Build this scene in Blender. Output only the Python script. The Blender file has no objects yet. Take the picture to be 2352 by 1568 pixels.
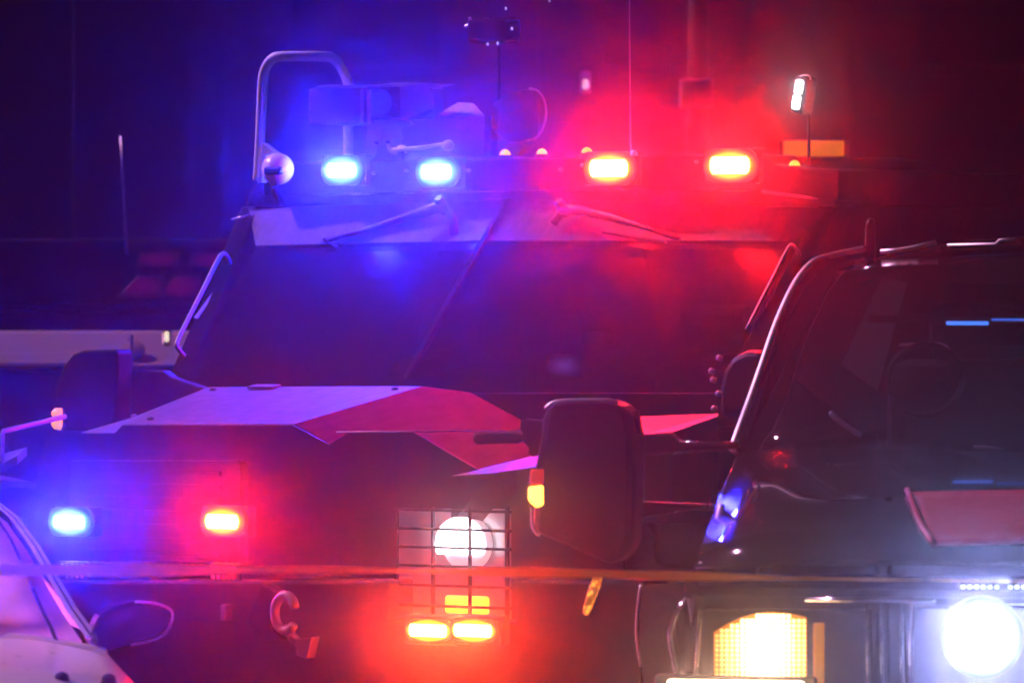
import bpy, bmesh, math, random
from mathutils import Vector, Matrix
random.seed(7)
S = bpy.context.scene
COL = S.collection

# ------------------------------------------------------------------ camera
F = 13000.0                      # focal length in units of 1/2352 of the picture width
HC = 1.95                        # camera height
CX, HY = 1176.0, 620.0           # column of the view axis, row of the horizon
CAM = Vector((0, 0, HC))
cd = bpy.data.cameras.new('camera')
cam = bpy.data.objects.new('camera', cd); COL.objects.link(cam)
cam.location = CAM; cam.rotation_euler = (math.radians(90), 0, 0)
cd.sensor_width = 36.0; cd.lens = 36.0*F/2352.0
cd.shift_y = -(784.0-HY)/2352.0
cd.clip_start = 0.1; cd.clip_end = 2000
cd.dof.use_dof = True; cd.dof.focus_distance = 18.4; cd.dof.aperture_fstop = 7.2
S.camera = cam

# ------------------------------------------------------------------ world, key light, exposure
w = bpy.data.worlds.new('World'); S.world = w; w.use_nodes = True
bg = w.node_tree.nodes['Background']
bg.inputs['Color'].default_value = (0.30, 0.10, 0.62, 1)
bg.inputs['Strength'].default_value = 0.004
sl = bpy.data.lights.new('moon', 'SUN'); sl.energy = 5.0; sl.angle = math.radians(1.5)
sl.color = (1.0, 0.44, 0.84)
sun = bpy.data.objects.new('moon', sl); COL.objects.link(sun)
_d = Vector((-0.84, 0.42, 0.80)).normalized()          # direction towards the light
sun.rotation_euler = _d.to_track_quat('Z', 'Y').to_euler()
S.view_settings.view_transform = 'Standard'
S.view_settings.look = 'None'
S.view_settings.exposure = -0.25
S.view_settings.gamma = 1.0
S.view_settings.use_curve_mapping = False
HAZE_DENSITY, HAZE_G = 0.0042, 0.988
GAIN = 1.0                       # one factor for all the warning lamps
S.render.engine = 'CYCLES'
cy = S.cycles
cy.use_adaptive_sampling = False
cy.use_denoising = True
try: cy.denoiser = 'OPENIMAGEDENOISE'
except Exception: pass
cy.max_bounces = 5; cy.diffuse_bounces = 2; cy.glossy_bounces = 3; cy.transmission_bounces = 4
cy.transparent_max_bounces = 10; cy.volume_bounces = 0
cy.caustics_reflective = False; cy.caustics_refractive = False
cy.sample_clamp_indirect = 6.0
cy.filter_width = 1.7

# ------------------------------------------------------------------ frames: a picture point plus one known coordinate gives a real point
class Frame:
    """local axes: x = right of the thing as seen from the front, y = backwards, z = up"""
    def __init__(s, x, y, yaw, z=0.0):
        a = math.radians(yaw)
        s.M = Matrix.Translation((x, y, z)) @ Matrix.Rotation(-a, 4, 'Z')
        s.I = s.M.inverted()
        s.c = s.I @ CAM
        s.R = s.I.to_3x3()
    def px(s, dx, dy, u=None, v=None, z=None):
        d = s.R @ Vector(((dx-CX)/F, 1.0, -(dy-HY)/F))
        if u is not None: t = (-u - s.c.y)/d.y
        elif v is not None: t = (v - s.c.x)/d.x
        else: t = (z - s.c.z)/d.z
        return s.c + d*t
    def on_plane(s, dx, dy, p0, n):      # where the picture point meets a plane of the thing itself
        d = s.R @ Vector(((dx-CX)/F, 1.0, -(dy-HY)/F))
        return s.c + d*((p0-s.c).dot(n)/d.dot(n))
    def ppm(s, u):                       # picture units per metre at forward coordinate u
        p = s.M @ Vector((0, -u, 1)); return F/p.y
    def pts(s, L, u=None):
        return [s.px(p[0], p[1], u=(p[2] if len(p) > 2 else u)) for p in L]

# ------------------------------------------------------------------ materials
def nt(name):
    m = bpy.data.materials.new(name); m.use_nodes = True
    return m, m.node_tree, m.node_tree.nodes['Principled BSDF']
def paint(name, col, rough=0.4, metal=0.0, coat=0.0, var=0.25, scale=6.0, bump=0.0, spec=0.5, streak=0.0):
    m, t, b = nt(name)
    tc = t.nodes.new('ShaderNodeTexCoord')
    n = t.nodes.new('ShaderNodeTexNoise'); n.inputs['Scale'].default_value = scale; n.inputs['Detail'].default_value = 6
    t.links.new(tc.outputs['Object'], n.inputs['Vector'])
    r = t.nodes.new('ShaderNodeMapRange')
    r.inputs['To Min'].default_value = 1-var; r.inputs['To Max'].default_value = 1+var
    t.links.new(n.outputs['Fac'], r.inputs['Value'])
    mx = t.nodes.new('ShaderNodeVectorMath'); mx.operation = 'SCALE'
    mx.inputs[0].default_value = col[:3]
    t.links.new(r.outputs['Result'], mx.inputs['Scale'])
    t.links.new(mx.outputs[0], b.inputs['Base Color'])
    r2 = t.nodes.new('ShaderNodeMapRange')
    r2.inputs['To Min'].default_value = max(0.03, rough*0.75); r2.inputs['To Max'].default_value = min(1, rough*1.25)
    n2 = t.nodes.new('ShaderNodeTexNoise'); n2.inputs['Scale'].default_value = scale*4; n2.inputs['Detail'].default_value = 8
    t.links.new(tc.outputs['Object'], n2.inputs['Vector'])
    t.links.new(n2.outputs['Fac'], r2.inputs['Value'])
    t.links.new(r2.outputs['Result'], b.inputs['Roughness'])
    b.inputs['Metallic'].default_value = metal
    b.inputs['Coat Weight'].default_value = coat
    b.inputs['Specular IOR Level'].default_value = spec
    if streak:
        mp = t.nodes.new('ShaderNodeMapping'); mp.inputs['Scale'].default_value = (9, 1.2, 2.5)
        n3 = t.nodes.new('ShaderNodeTexNoise'); n3.inputs['Scale'].default_value = 5; n3.inputs['Detail'].default_value = 9
        r3 = t.nodes.new('ShaderNodeMapRange'); r3.inputs['From Min'].default_value = 0.35; r3.inputs['From Max'].default_value = 0.7
        r3.inputs['To Min'].default_value = 1-streak; r3.inputs['To Max'].default_value = 1+streak
        t.links.new(tc.outputs['Object'], mp.inputs['Vector']); t.links.new(mp.outputs[0], n3.inputs['Vector']); t.links.new(n3.outputs['Fac'], r3.inputs['Value'])
        m2 = t.nodes.new('ShaderNodeVectorMath'); m2.operation = 'SCALE'
        t.links.new(mx.outputs[0], m2.inputs[0]); t.links.new(r3.outputs[0], m2.inputs['Scale']); t.links.new(m2.outputs[0], b.inputs['Base Color'])
    if bump:
        bn = t.nodes.new('ShaderNodeBump'); bn.inputs['Strength'].default_value = bump; bn.inputs['Distance'].default_value = 0.01
        t.links.new(n2.outputs['Fac'], bn.inputs['Height']); t.links.new(bn.outputs[0], b.inputs['Normal'])
    return m
def glow(name, col, s):
    m, t, b = nt(name)
    b.inputs['Base Color'].default_value = (*col, 1)
    b.inputs['Emission Color'].default_value = (*col, 1)
    b.inputs['Emission Strength'].default_value = s
    return m
def radial_glow(name, stops, s):
    '''lamp lens: hot in the middle, falling off to its rim'''
    m, t, b = nt(name)
    tc = t.nodes.new('ShaderNodeTexCoord'); mp = t.nodes.new('ShaderNodeMapping')
    mp.inputs['Location'].default_value = (-1, 0, -1); mp.inputs['Scale'].default_value = (2, 0, 2)
    ln = t.nodes.new('ShaderNodeVectorMath'); ln.operation = 'LENGTH'
    cr = t.nodes.new('ShaderNodeValToRGB'); e = cr.color_ramp.elements
    e[0].position, e[0].color = stops[0][0], (*stops[0][1], 1); e[1].position, e[1].color = stops[-1][0], (*stops[-1][1], 1)
    for p_, c_ in stops[1:-1]:
        q = e.new(p_); q.color = (*c_, 1)
    t.links.new(tc.outputs['Generated'], mp.inputs['Vector']); t.links.new(mp.outputs[0], ln.inputs[0])
    t.links.new(ln.outputs['Value'], cr.inputs['Fac']); t.links.new(cr.outputs['Color'], b.inputs['Emission Color'])
    b.inputs['Emission Strength'].default_value = s; b.inputs['Base Color'].default_value = (0.02, 0.02, 0.02, 1)
    return m
def glass(name, tint, through=0.25, rough=0.03, dirt=0.06, dirtcol=(0.5, 0.5, 0.5), shine=0.9, tlw=0.5):
    m, t, b = nt(name)
    out = t.nodes['Material Output']
    t.nodes.remove(b)
    tr = t.nodes.new('ShaderNodeBsdfTransparent'); tr.inputs['Color'].default_value = (*[through*c for c in tint], 1)
    gl = t.nodes.new('ShaderNodeBsdfGlossy'); gl.inputs['Roughness'].default_value = rough; gl.inputs['Color'].default_value = (shine, shine, shine, 1)
    lw_ = t.nodes.new('ShaderNodeLayerWeight'); lw_.inputs['Blend'].default_value = 0.5
    pw = t.nodes.new('ShaderNodeMath'); pw.operation = 'POWER'; pw.inputs[1].default_value = 5.0
    t.links.new(lw_.outputs['Facing'], pw.inputs[0])
    fr = t.nodes.new('ShaderNodeMath'); fr.operation = 'MULTIPLY_ADD'; fr.inputs[1].default_value = 0.95; fr.inputs[2].default_value = 0.05
    t.links.new(pw.outputs[0], fr.inputs[0])
    mx = t.nodes.new('ShaderNodeMixShader')
    t.links.new(fr.outputs[0], mx.inputs[0]); t.links.new(tr.outputs[0], mx.inputs[1]); t.links.new(gl.outputs[0], mx.inputs[2])
    n = t.nodes.new('ShaderNodeTexNoise'); n.inputs['Scale'].default_value = 3.0; n.inputs['Detail'].default_value = 7
    tc = t.nodes.new('ShaderNodeTexCoord'); t.links.new(tc.outputs['Object'], n.inputs['Vector'])
    r = t.nodes.new('ShaderNodeMapRange'); r.inputs['From Min'].default_value = 0.3; r.inputs['From Max'].default_value = 0.75
    r.inputs['To Min'].default_value = dirt*0.5; r.inputs['To Max'].default_value = dirt*1.5
    t.links.new(n.outputs['Fac'], r.inputs['Value'])
    df = t.nodes.new('ShaderNodeBsdfDiffuse'); df.inputs['Color'].default_value = (*dirtcol, 1)
    tl = t.nodes.new('ShaderNodeBsdfTranslucent'); tl.inputs['Color'].default_value = (*dirtcol, 1)
    m2 = t.nodes.new('ShaderNodeMixShader'); m2.inputs[0].default_value = tlw
    t.links.new(df.outputs[0], m2.inputs[1]); t.links.new(tl.outputs[0], m2.inputs[2])
    m3 = t.nodes.new('ShaderNodeMixShader')
    t.links.new(r.outputs[0], m3.inputs[0]); t.links.new(mx.outputs[0], m3.inputs[1]); t.links.new(m2.outputs[0], m3.inputs[2])
    t.links.new(m3.outputs[0], out.inputs['Surface'])
    return m

M = {}
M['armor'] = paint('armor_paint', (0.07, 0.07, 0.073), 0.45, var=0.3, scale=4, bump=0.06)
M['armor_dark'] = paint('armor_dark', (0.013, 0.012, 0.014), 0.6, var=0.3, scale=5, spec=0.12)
M['bevel'] = paint('bevel_paint', (0.042, 0.042, 0.043), 0.75, var=0.25, scale=5, spec=0.15, streak=0.28)
M['matte'] = paint('matte_black', (0.014, 0.013, 0.015), 0.9, var=0.3, spec=0.0)
M['header'] = paint('header_paint', (0.028, 0.028, 0.03), 0.6, var=0.35, scale=7, bump=0.08, spec=0.25, streak=0.3)
M['satin'] = paint('satin_metal', (0.8, 0.8, 0.8), 0.45, metal=1.0, var=0.1)
M['black'] = paint('black_plastic', (0.012, 0.012, 0.013), 0.5, var=0.2)
M['rubber'] = paint('rubber', (0.016, 0.016, 0.016), 0.8, var=0.2)
M['steel'] = paint('steel', (0.55, 0.56, 0.56), 0.32, metal=0.9, var=0.15, scale=20)
M['chrome'] = paint('chrome', (0.80, 0.80, 0.80), 0.10, metal=1.0, var=0.05)
M['tube'] = paint('tube_paint', (0.55, 0.62, 0.54), 0.5, var=0.15)
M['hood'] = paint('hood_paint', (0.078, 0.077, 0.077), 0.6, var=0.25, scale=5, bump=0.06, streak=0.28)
M['grey'] = paint('grey_box', (0.30, 0.30, 0.31), 0.45, var=0.15)
M['hook'] = paint('hook_paint', (0.11, 0.105, 0.10), 0.5, var=0.3, scale=14, bump=0.1)
M['reflector'] = paint('reflector_bowl', (0.30, 0.28, 0.29), 0.35, metal=0.4, var=0.1)
M['black_car'] = paint('black_car_paint', (0.010, 0.010, 0.012), 0.12, coat=1.0, var=0.1)
M['white_car'] = paint('white_car_paint', (0.80, 0.80, 0.80), 0.3, coat=0.6, var=0.05)
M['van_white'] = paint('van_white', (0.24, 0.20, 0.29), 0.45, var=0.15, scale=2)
M['van_dark'] = paint('van_dark', (0.005, 0.005, 0.008), 0.8, var=0.2, spec=0.05)
M['concrete'] = paint('concrete', (0.022, 0.02, 0.02), 0.9, var=0.25, scale=2, bump=0.2)
M['wood'] = paint('pole_wood', (0.025, 0.02, 0.016), 0.9, var=0.3, scale=9)
M['asphalt'] = paint('asphalt', (0.05, 0.05, 0.052), 0.85, var=0.3, scale=30, bump=0.3)
M['seat'] = paint('seat_cloth', (0.05, 0.05, 0.055), 0.8)
M['screen_glass'] = glass('truck_glass', (0.7, 0.72, 0.76), 0.5, 0.22, 0.010, shine=0.12)
M['pickup_glass'] = glass('pickup_glass', (0.8, 0.85, 0.9), 0.75, 0.03, 0.010)
M['cruiser_glass'] = glass('cruiser_glass', (0.8, 0.85, 0.9), 0.8, 0.04, 0.85, (0.92, 0.92, 0.92), tlw=0.65)  # heavy milky layer added so the windshield glows when lit
M['van_clear'] = glass('clear_glass', (0.9, 0.95, 1.0), 0.92, 0.03, 0.01)
M['van_glass'] = glass('van_glass', (0.5, 0.5, 0.55), 0.2, 0.06, 0.02)
M['amber_lens'] = glow('amber_lens', (1.0, 0.36, 0.035), 2.5)
M['amber_soft'] = glow('amber_soft', (1.0, 0.33, 0.02), 0.45)


# ------------------------------------------------------------------ mesh helpers
def link(o, parent):
    COL.objects.link(o)
    if parent is not None: o.parent = parent
    return o
def thing(name, fr, label, cat, group=None):
    o = bpy.data.objects.new(name, None); COL.objects.link(o)
    o.matrix_world = fr.M; o['label'] = label; o['category'] = cat
    o.empty_display_size = 0.3
    if group: o['group'] = group
    return o
def obj(name, verts, faces, mat, parent, bevel=0.0, smooth=False, fix=True, seg=2):
    me = bpy.data.meshes.new(name)
    me.from_pydata([tuple(v) for v in verts], [], faces); me.update()
    if fix:
        bm = bmesh.new(); bm.from_mesh(me)
        bmesh.ops.recalc_face_normals(bm, faces=bm.faces)
        bm.to_mesh(me); bm.free()
    me.materials.append(mat)
    o = bpy.data.objects.new(name, me); link(o, parent)
    if bevel:
        b = o.modifiers.new('bevel', 'BEVEL'); b.width = bevel; b.segments = seg; b.limit_method = 'ANGLE'; b.angle_limit = math.radians(28)
        b.harden_normals = False
    if smooth:
        for p in me.polygons: p.use_smooth = True
    return o
def prism(name, pts, off, mat, parent, bevel=0.006, smooth=False):
    """closed solid: outline pts, swept by the vector off"""
    n = len(pts); off = Vector(off)
    v = list(pts) + [p+off for p in pts]
    f = [tuple(range(n)), tuple(range(2*n-1, n-1, -1))]
    f += [(i, (i+1) % n, n+(i+1) % n, n+i) for i in range(n)]
    return obj(name, v, f, mat, parent, bevel, smooth)
def boxm(c, s, R=None):
    c = Vector(c); h = Vector(s)*0.5; v = []
    for x in (-1, 1):
        for y in (-1, 1):
            for z in (-1, 1):
                p = Vector((x*h.x, y*h.y, z*h.z))
                if R is not None: p = R @ p
                v.append(c+p)
    f = [(0, 1, 3, 2), (4, 6, 7, 5), (0, 4, 5, 1), (2, 3, 7, 6), (0, 2, 6, 4), (1, 5, 7, 3)]
    return v, f
def box(name, c, s, mat, parent, bevel=0.006, R=None, smooth=False, seg=2):
    v, f = boxm(c, s, R); return obj(name, v, f, mat, parent, bevel, smooth, seg=seg)
def join(parts):
    V, Fc = [], []
    for v, f in parts:
        k = len(V); V += list(v); Fc += [tuple(i+k for i in q) for q in f]
    return V, Fc
def spline(P, n=6):
    out = []
    for i in range(len(P)-1):
        p0 = P[max(i-1, 0)]; p1 = P[i]; p2 = P[i+1]; p3 = P[min(i+2, len(P)-1)]
        for k in range(n):
            t = k/n
            out.append(0.5*((2*p1)+(p2-p0)*t+(2*p0-5*p1+4*p2-p3)*t*t+(3*p1-p0-3*p2+p3)*t**3))
    out.append(P[-1].copy()); return out
def tubem(P, r, n=10, cap=True):
    V, Fc = [], []
    up = Vector((0, 0, 1))
    prev = None
    for i, p in enumerate(P):
        d = (P[min(i+1, len(P)-1)] - P[max(i-1, 0)]).normalized()
        if prev is None:
            a = d.cross(up) if abs(d.dot(up)) < 0.95 else d.cross(Vector((1, 0, 0)))
        else:
            a = prev - d*prev.dot(d)
        a.normalize(); prev = a; b = d.cross(a)
        rr = r[i] if isinstance(r, (list, tuple)) else r
        for k in range(n):
            t = 2*math.pi*k/n
            V.append(p + a*(rr*math.cos(t)) + b*(rr*math.sin(t)))
    for i in range(len(P)-1):
        for k in range(n):
            Fc.append((i*n+k, i*n+(k+1) % n, (i+1)*n+(k+1) % n, (i+1)*n+k))
    if cap:
        Fc.append(tuple(range(n-1, -1, -1))); Fc.append(tuple((len(P)-1)*n+k for k in range(n)))
    return V, Fc
def tube(name, P, r, mat, parent, n=10):
    v, f = tubem(P, r, n); return obj(name, v, f, mat, parent, 0, True)
def lathem(prof, c, axis, n=24):
    """prof: list of (distance along axis, radius)"""
    axis = Vector(axis).normalized(); c = Vector(c)
    a = axis.cross(Vector((0, 0, 1)) if abs(axis.z) < 0.9 else Vector((1, 0, 0))).normalized(); b = axis.cross(a)
    V, Fc = [], []
    for h, r in prof:
        for k in range(n):
            t = 2*math.pi*k/n
            V.append(c + axis*h + a*(r*math.cos(t)) + b*(r*math.sin(t)))
    for i in range(len(prof)-1):
        for k in range(n):
            Fc.append((i*n+k, i*n+(k+1) % n, (i+1)*n+(k+1) % n, (i+1)*n+k))
    Fc.append(tuple(range(n-1, -1, -1))); Fc.append(tuple((len(prof)-1)*n+k for k in range(n)))
    return V, Fc
def lathe(name, prof, c, axis, mat, parent, n=24, smooth=True):
    v, f = lathem(prof, c, axis, n); o = obj(name, v, f, mat, parent, 0, smooth)
    if smooth: 
        try: o.data.set_sharp_from_angle(angle=math.radians(40))
        except Exception: pass
    return o
def loft(name, rings, mat, parent, closed=True, cap=True, smooth=True, bevel=0.0):
    n = len(rings[0]); V = [p for r in rings for p in r]; Fc = []
    for i in range(len(rings)-1):
        for k in range(n if closed else n-1):
            Fc.append((i*n+k, i*n+(k+1) % n, (i+1)*n+(k+1) % n, (i+1)*n+k))
    if cap and closed:
        Fc.append(tuple(range(n-1, -1, -1))); Fc.append(tuple((len(rings)-1)*n+k for k in range(n)))
    o = obj(name, V, Fc, mat, parent, bevel, smooth)
    if smooth:
        try: o.data.set_sharp_from_angle(angle=math.radians(35))
        except Exception: pass
    return o
def sheet(name, rows, mat, parent, thick=0.006, smooth=True):
    """open grid of points given thickness"""
    o = loft(name, rows, mat, parent, closed=False, cap=False, smooth=smooth)
    s = o.modifiers.new('thickness', 'SOLIDIFY'); s.thickness = thick; s.offset = -1
    return o
def arealight(name, parent, c, w_, h_, col, radiance, tilt=(0, 0), spread=180):
    """a real lamp: its face looks along local -y (forwards)"""
    l = bpy.data.lights.new(name, 'AREA'); l.shape = 'RECTANGLE'; l.size = w_; l.size_y = h_
    l.color = col; l.energy = radiance*w_*h_*math.pi
    l.spread = math.radians(spread)
    o = bpy.data.objects.new(name, l); COL.objects.link(o); o.parent = parent
    o.location = c
    o.rotation_euler = (math.radians(-90+tilt[0]), 0, math.radians(tilt[1]))
    return o
def lamp(fr, root, dx, dy, u, wpx, hpx, mat, col, rad, name='warning_light', tilt=(0, 0), turn=0.0, hmat=None, label=None, roll=0):
    """one LED warning head: dark bezel with a lens and a real area lamp just in front of it"""
    k = fr.ppm(u); w_, h_ = wpx/k/math.cos(math.radians(turn)), hpx/k
    c = fr.px(dx, dy, u=u)
    h = box(name, c+Vector((0, 0.040, 0)), (w_+40/k, 0.05, h_+38/k), hmat or M['black'], root, 0.006)
    def capsule(w1, h1, y, rf=0.48):
        rr = h1*rf; out = []
        for sx, a0 in ((1, -90), (-1, 90)):
            for q in range(11):
                t = math.radians(a0+q*18)
                out.append(c+Vector((sx*(w1/2-rr)+rr*math.cos(t), y, (h1/2)*math.sin(t))))
        return out
    rim = {'blue_lens': 'blue_rim', 'red_lens': 'red_rim', 'orange_lens': 'amber_rim'}[mat.name]
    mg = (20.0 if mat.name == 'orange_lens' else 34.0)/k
    prism('lens_rim', capsule(w_+mg*1.1, h_+mg*1.1, 0.0, 0.42), (0, 0.02, 0), M[rim], h, 0.0)  # camera bloom put into a glowing ring round the lens
    prism('lens', capsule(w_, h_, -0.008, 0.26), (0, 0.01, 0), mat, h, 0.002)
    if rad > 0:
        a = arealight(name+'_beam', h, c+Vector((0, -0.014, 0)), w_*0.86, h_*0.62, col, rad*GAIN, tilt, 180)
    if label: h['label'] = label
    return h

BLUE = (0.010, 0.012, 1.0); RED = (1.0, 0.005, 0.008); AMBER = (1.0, 0.30, 0.015); WHITE = (0.86, 0.92, 1.0)
M['red_soft'] = radial_glow('red_soft', [(0.1, (0.085, 0.001, 0.008)), (0.6, (0.06, 0.0008, 0.006)), (1.15, (0.004, 0, 0.001))], 1.0)  # red reflections in the van windows, put in as emission
M['screen_blue'] = radial_glow('screen_blue', [(0.05, (0.5, 0.34, 2.2)), (0.45, (0.2, 0.12, 1.0)), (1.0, (0.0, 0.0, 0.01))], 1.0)  # blue reflections on the windshield, put in as emission
M['blue_rim'] = radial_glow('blue_rim', [(0.60, (0.45, 1.0, 1.15)), (0.76, (0.22, 0.72, 1.2)), (0.90, (0.08, 0.32, 1.2)), (1.02, (0.03, 0.07, 1.0))], 1.0)
M['red_rim'] = radial_glow('red_rim', [(0.60, (1.8, 1.25, 0.03)), (0.74, (1.6, 0.75, 0.02)), (0.88, (1.4, 0.25, 0.02)), (1.02, (1.2, 0.03, 0.03))], 1.0)
M['amber_rim'] = radial_glow('amber_rim', [(0.60, (1.9, 1.45, 0.03)), (0.78, (1.7, 1.0, 0.02)), (0.92, (1.4, 0.42, 0.02)), (1.04, (1.1, 0.06, 0.02))], 1.0)
M['blue_lens'] = glow('blue_lens', (0.20, 0.62, 1.0), 9.0)
M['red_lens'] = glow('red_lens', (1.0, 0.32, 0.09), 13.0)
M['orange_lens'] = glow('orange_lens', (1.0, 0.36, 0.09), 13.0)
M['white_lens'] = glow('white_lens', (0.9, 0.95, 1.0), 8.0)

# ------------------------------------------------------------------ ground
g = 260.0
ground = obj('asphalt_ground', [(-g, -60, 0), (g, -60, 0), (g, 400, 0), (-g, 400, 0)], [(0, 1, 2, 3)], M['asphalt'], None)
ground['kind'] = 'structure'

# ------------------------------------------------------------------ far building
fb = Frame(6.5, 58.0, 0)
bld = thing('brick_building', fb, 'dark low building beyond the vehicles with a small lit wall lamp', 'building')
box('wall', (0, 2, 4.2), (22, 4, 8.4), M['concrete'], bld, 0.02)
for i in range(7):
    box('pilaster', (-9.6+3.2*i, -0.04, 4.1), (0.34, 0.08, 8.2), M['concrete'], bld, 0.01)
for i in range(6):
    for zz in (1.6, 4.9):
        wv = box('window', (-8.0+3.2*i, -0.03, zz), (1.5, 0.06, 1.7), M['van_glass'], bld, 0.004)
        box('sill', (-8.0+3.2*i, -0.10, zz-0.92), (1.7, 0.2, 0.10), M['concrete'], wv, 0.005)
wl = fb.px(1345, 190, u=0.15)
wlh = box('wall_lamp', wl, (0.10, 0.14, 0.22), M['steel'], bld, 0.02)
box('lens', wl+Vector((0, -0.08, -0.02)), (0.05, 0.03, 0.09), glow('wall_lamp_lens', (1.0, .62, .80), 1.3), wlh, 0.012)

# ------------------------------------------------------------------ utility pole
fp = Frame((1600-CX)/F*44, 44.0, 0)
pole = thing('utility_pole', fp, 'tall wooden utility pole with a transformer box behind the armoured truck', 'utility pole')
tube('pole', [Vector((0, 0, 0)), Vector((0.01, 0, 3.0)), Vector((0.06, 0, 9.0))], [0.10, 0.085, 0.07], M['wood'], pole, 14)
box('transformer_box', fp.px(1600, 215, u=0.14), (0.26, 0.16, 0.22), M['grey'], pole, 0.01)

# ------------------------------------------------------------------ police van behind, at the left
fv = Frame(-2.2, 31.5, 0)
van = thing('police_van', fv, 'dark police van with dim red windows and a whip antenna, left behind the armoured truck', 'van')
z2, z3 = fv.px(0, 720, u=0).z, fv.px(0, 548, u=0).z
xa, xb = -2.6, 1.9
box('lower_body', ((xa+xb)/2, 0.95, (0.45+z2)/2), (xb-xa, 1.9, z2-0.45), M['van_dark'], van, 0.03)
prism('upper_body', [Vector((xa+0.2, 0.05, z2)), Vector((xb-0.1, 0.05, z2)), Vector((xb-0.35, 0.12, z3)), Vector((xa+0.5, 0.12, z3))], (0, 1.75, 0), M['van_dark'], van, 0.05)
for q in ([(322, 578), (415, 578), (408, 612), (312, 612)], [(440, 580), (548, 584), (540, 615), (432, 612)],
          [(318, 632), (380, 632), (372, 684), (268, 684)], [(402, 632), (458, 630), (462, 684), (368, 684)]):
    prism('window', [fv.px(x, y, u=0.03) for x, y in q], (0, 0.015, 0), M['red_soft'], van, 0.004)  # reflected red light built as glowing panes
tube('whip_antenna', [fv.px(291, 585, u=0.04), fv.px(284, 440, u=0.04), fv.px(277, 312, u=0.04)], [0.007, 0.005, 0.003], M['steel'], van, 8)
for x in (xa+0.9, xb-0.9):
    wv = lathe('wheel', [(-0.12, 0.30), (-0.12, 0.38), (0.10, 0.38), (0.12, 0.34), (0.12, 0.2)], (x, 0.12, 0.38), (0, -1, 0), M['rubber'], van, 28)
    lathe('rim', [(0.1, 0.22), (0.14, 0.20), (0.13, 0.08), (0.15, 0.04)], (x, 0.12, 0.38), (0, -1, 0), M['steel'], wv, 24)

fu = Frame(-2.2, 27.2, 0)
ct = thing('cargo_truck', fu, 'parked truck with a pale cargo bed and dark lower body at the far left', 'truck')
z1, z2 = fu.px(0, 848, u=0).z, fu.px(0, 768, u=0).z
xa, xb = -2.8, 1.0
box('lower_body', ((xa+xb)/2, 0.95, (0.45+z1)/2), (xb-xa, 1.86, z1-0.45), M['van_dark'], ct, 0.03)
ring = lambda x: [Vector((x, 0, z1)), Vector((x, -0.005, z1+0.02)), Vector((x, 0.10, z1+0.075)), Vector((x, 0.115, z1+0.08)), Vector((x, 0.30, z2)), Vector((x, 1.85, z2)), Vector((x, 1.9, z1))]
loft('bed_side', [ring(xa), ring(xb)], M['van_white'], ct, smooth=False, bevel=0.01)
box('cab', (xb+0.72, 0.95, 1.25), (1.4, 1.8, 1.5), M['van_dark'], ct, 0.1)
box('cab_window', (xb+0.72, 0.035, 1.65), (0.9, 0.02, 0.45), M['van_glass'], ct, 0.005)
box('seam', fu.px(303, 808, u=0.02), (0.010, 0.02, z2-z1-0.002), M['black'], ct, 0)
lathe('fuel_cap', [(0, 0.050), (0.02, 0.055), (0.028, 0.02)], fu.px(308, 808, u=-0.08), (0, -0.7, 0.7), M['van_white'], ct)
lathe('lock_button', [(0, 0.006), (0.02, 0.006)], fu.px(296, 780, u=0.03), (0, -1, 0), M['chrome'], ct, 10)
sm = box('side_marker', fu.px(384, 775, u=0.06), (0.042, 0.06, 0.09), M['chrome'], ct, 0.015)
box('lens', fu.px(383, 773, u=0.10), (0.022, 0.02, 0.05), glow('marker_white', (1.0, 0.86, 0.5), 1.2), sm, 0.009)  # bright reflection in a mirror, built as a glowing block
box('trim_strip', fu.px(90, 835, u=0.015), (0.6, 0.012, 0.010), M['satin'], ct, 0.003)  # highlight along the bed side, built as a bright strip
for x in (xa+0.9, xb+0.6):
    wv = lathe('wheel', [(-0.12, 0.30), (-0.12, 0.38), (0.10, 0.38), (0.12, 0.34), (0.12, 0.2)], (x, 0.12, 0.38), (0, -1, 0), M['rubber'], ct, 28)
    lathe('rim', [(0.1, 0.22), (0.14, 0.20), (0.13, 0.08), (0.15, 0.04)], (x, 0.12, 0.38), (0, -1, 0), M['steel'], wv, 24)

# ------------------------------------------------------------------ truck with amber roof light, behind at the right
fh = Frame((1960-CX)/F*31, 31.0, 10)
hv = thing('utility_truck', fh, 'dark utility truck with an amber roof light far behind the armoured truck on the right', 'truck')
cab = [fh.px(x, y, u=0) for x, y in [(1815, 362), (2090, 362), (2150, 620), (1760, 620)]]
prism('cab', cab, (0, 1.5, 0), M['van_dark'], hv, 0.05)
prism('windshield', [fh.px(x, y, u=0.012) for x, y in [(1835, 400), (2070, 400), (2115, 590), (1795, 590)]], (0, 0.008, 0), M['van_glass'], hv, 0.003)
box('hood', (fh.px(1955, 620, u=0).x, 0.35, 1.15), (1.0, 1.9, 1.6), M['van_dark'], hv, 0.06)
rl = prism('roof_light', [fh.px(x, y, u=0.02) for x, y in [(1790, 322), (1942, 322), (1942, 361), (1790, 361)]], (0, 0.2, 0), M['black'], hv, 0.01)
prism('lens', [fh.px(x, y, u=0.035) for x, y in [(1800, 324), (1938, 324), (1938, 359), (1800, 359)]], (0, 0.01, 0), M['amber_soft'], rl, 0.003)
for x in (-0.42, 0.42):
    lathe('wheel', [(-0.1, 0.3), (-0.1, 0.42), (0.1, 0.42), (0.1, 0.2)], (fh.px(1955, 620, u=0).x+x, -0.3, 0.42), (1, 0, 0), M['rubber'], hv, 24)

# ------------------------------------------------------------------ the armoured truck
ft = Frame((1110-CX)/F*20, 20.0, 30)
tk = thing('armored_truck', ft, 'large dark armoured police truck with lit blue and red roof lights facing the camera', 'armored truck')
T = ft.px
A, AD = M['armor'], M['armor_dark']
def tp(L, u=None): return ft.pts(L, u)
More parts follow.
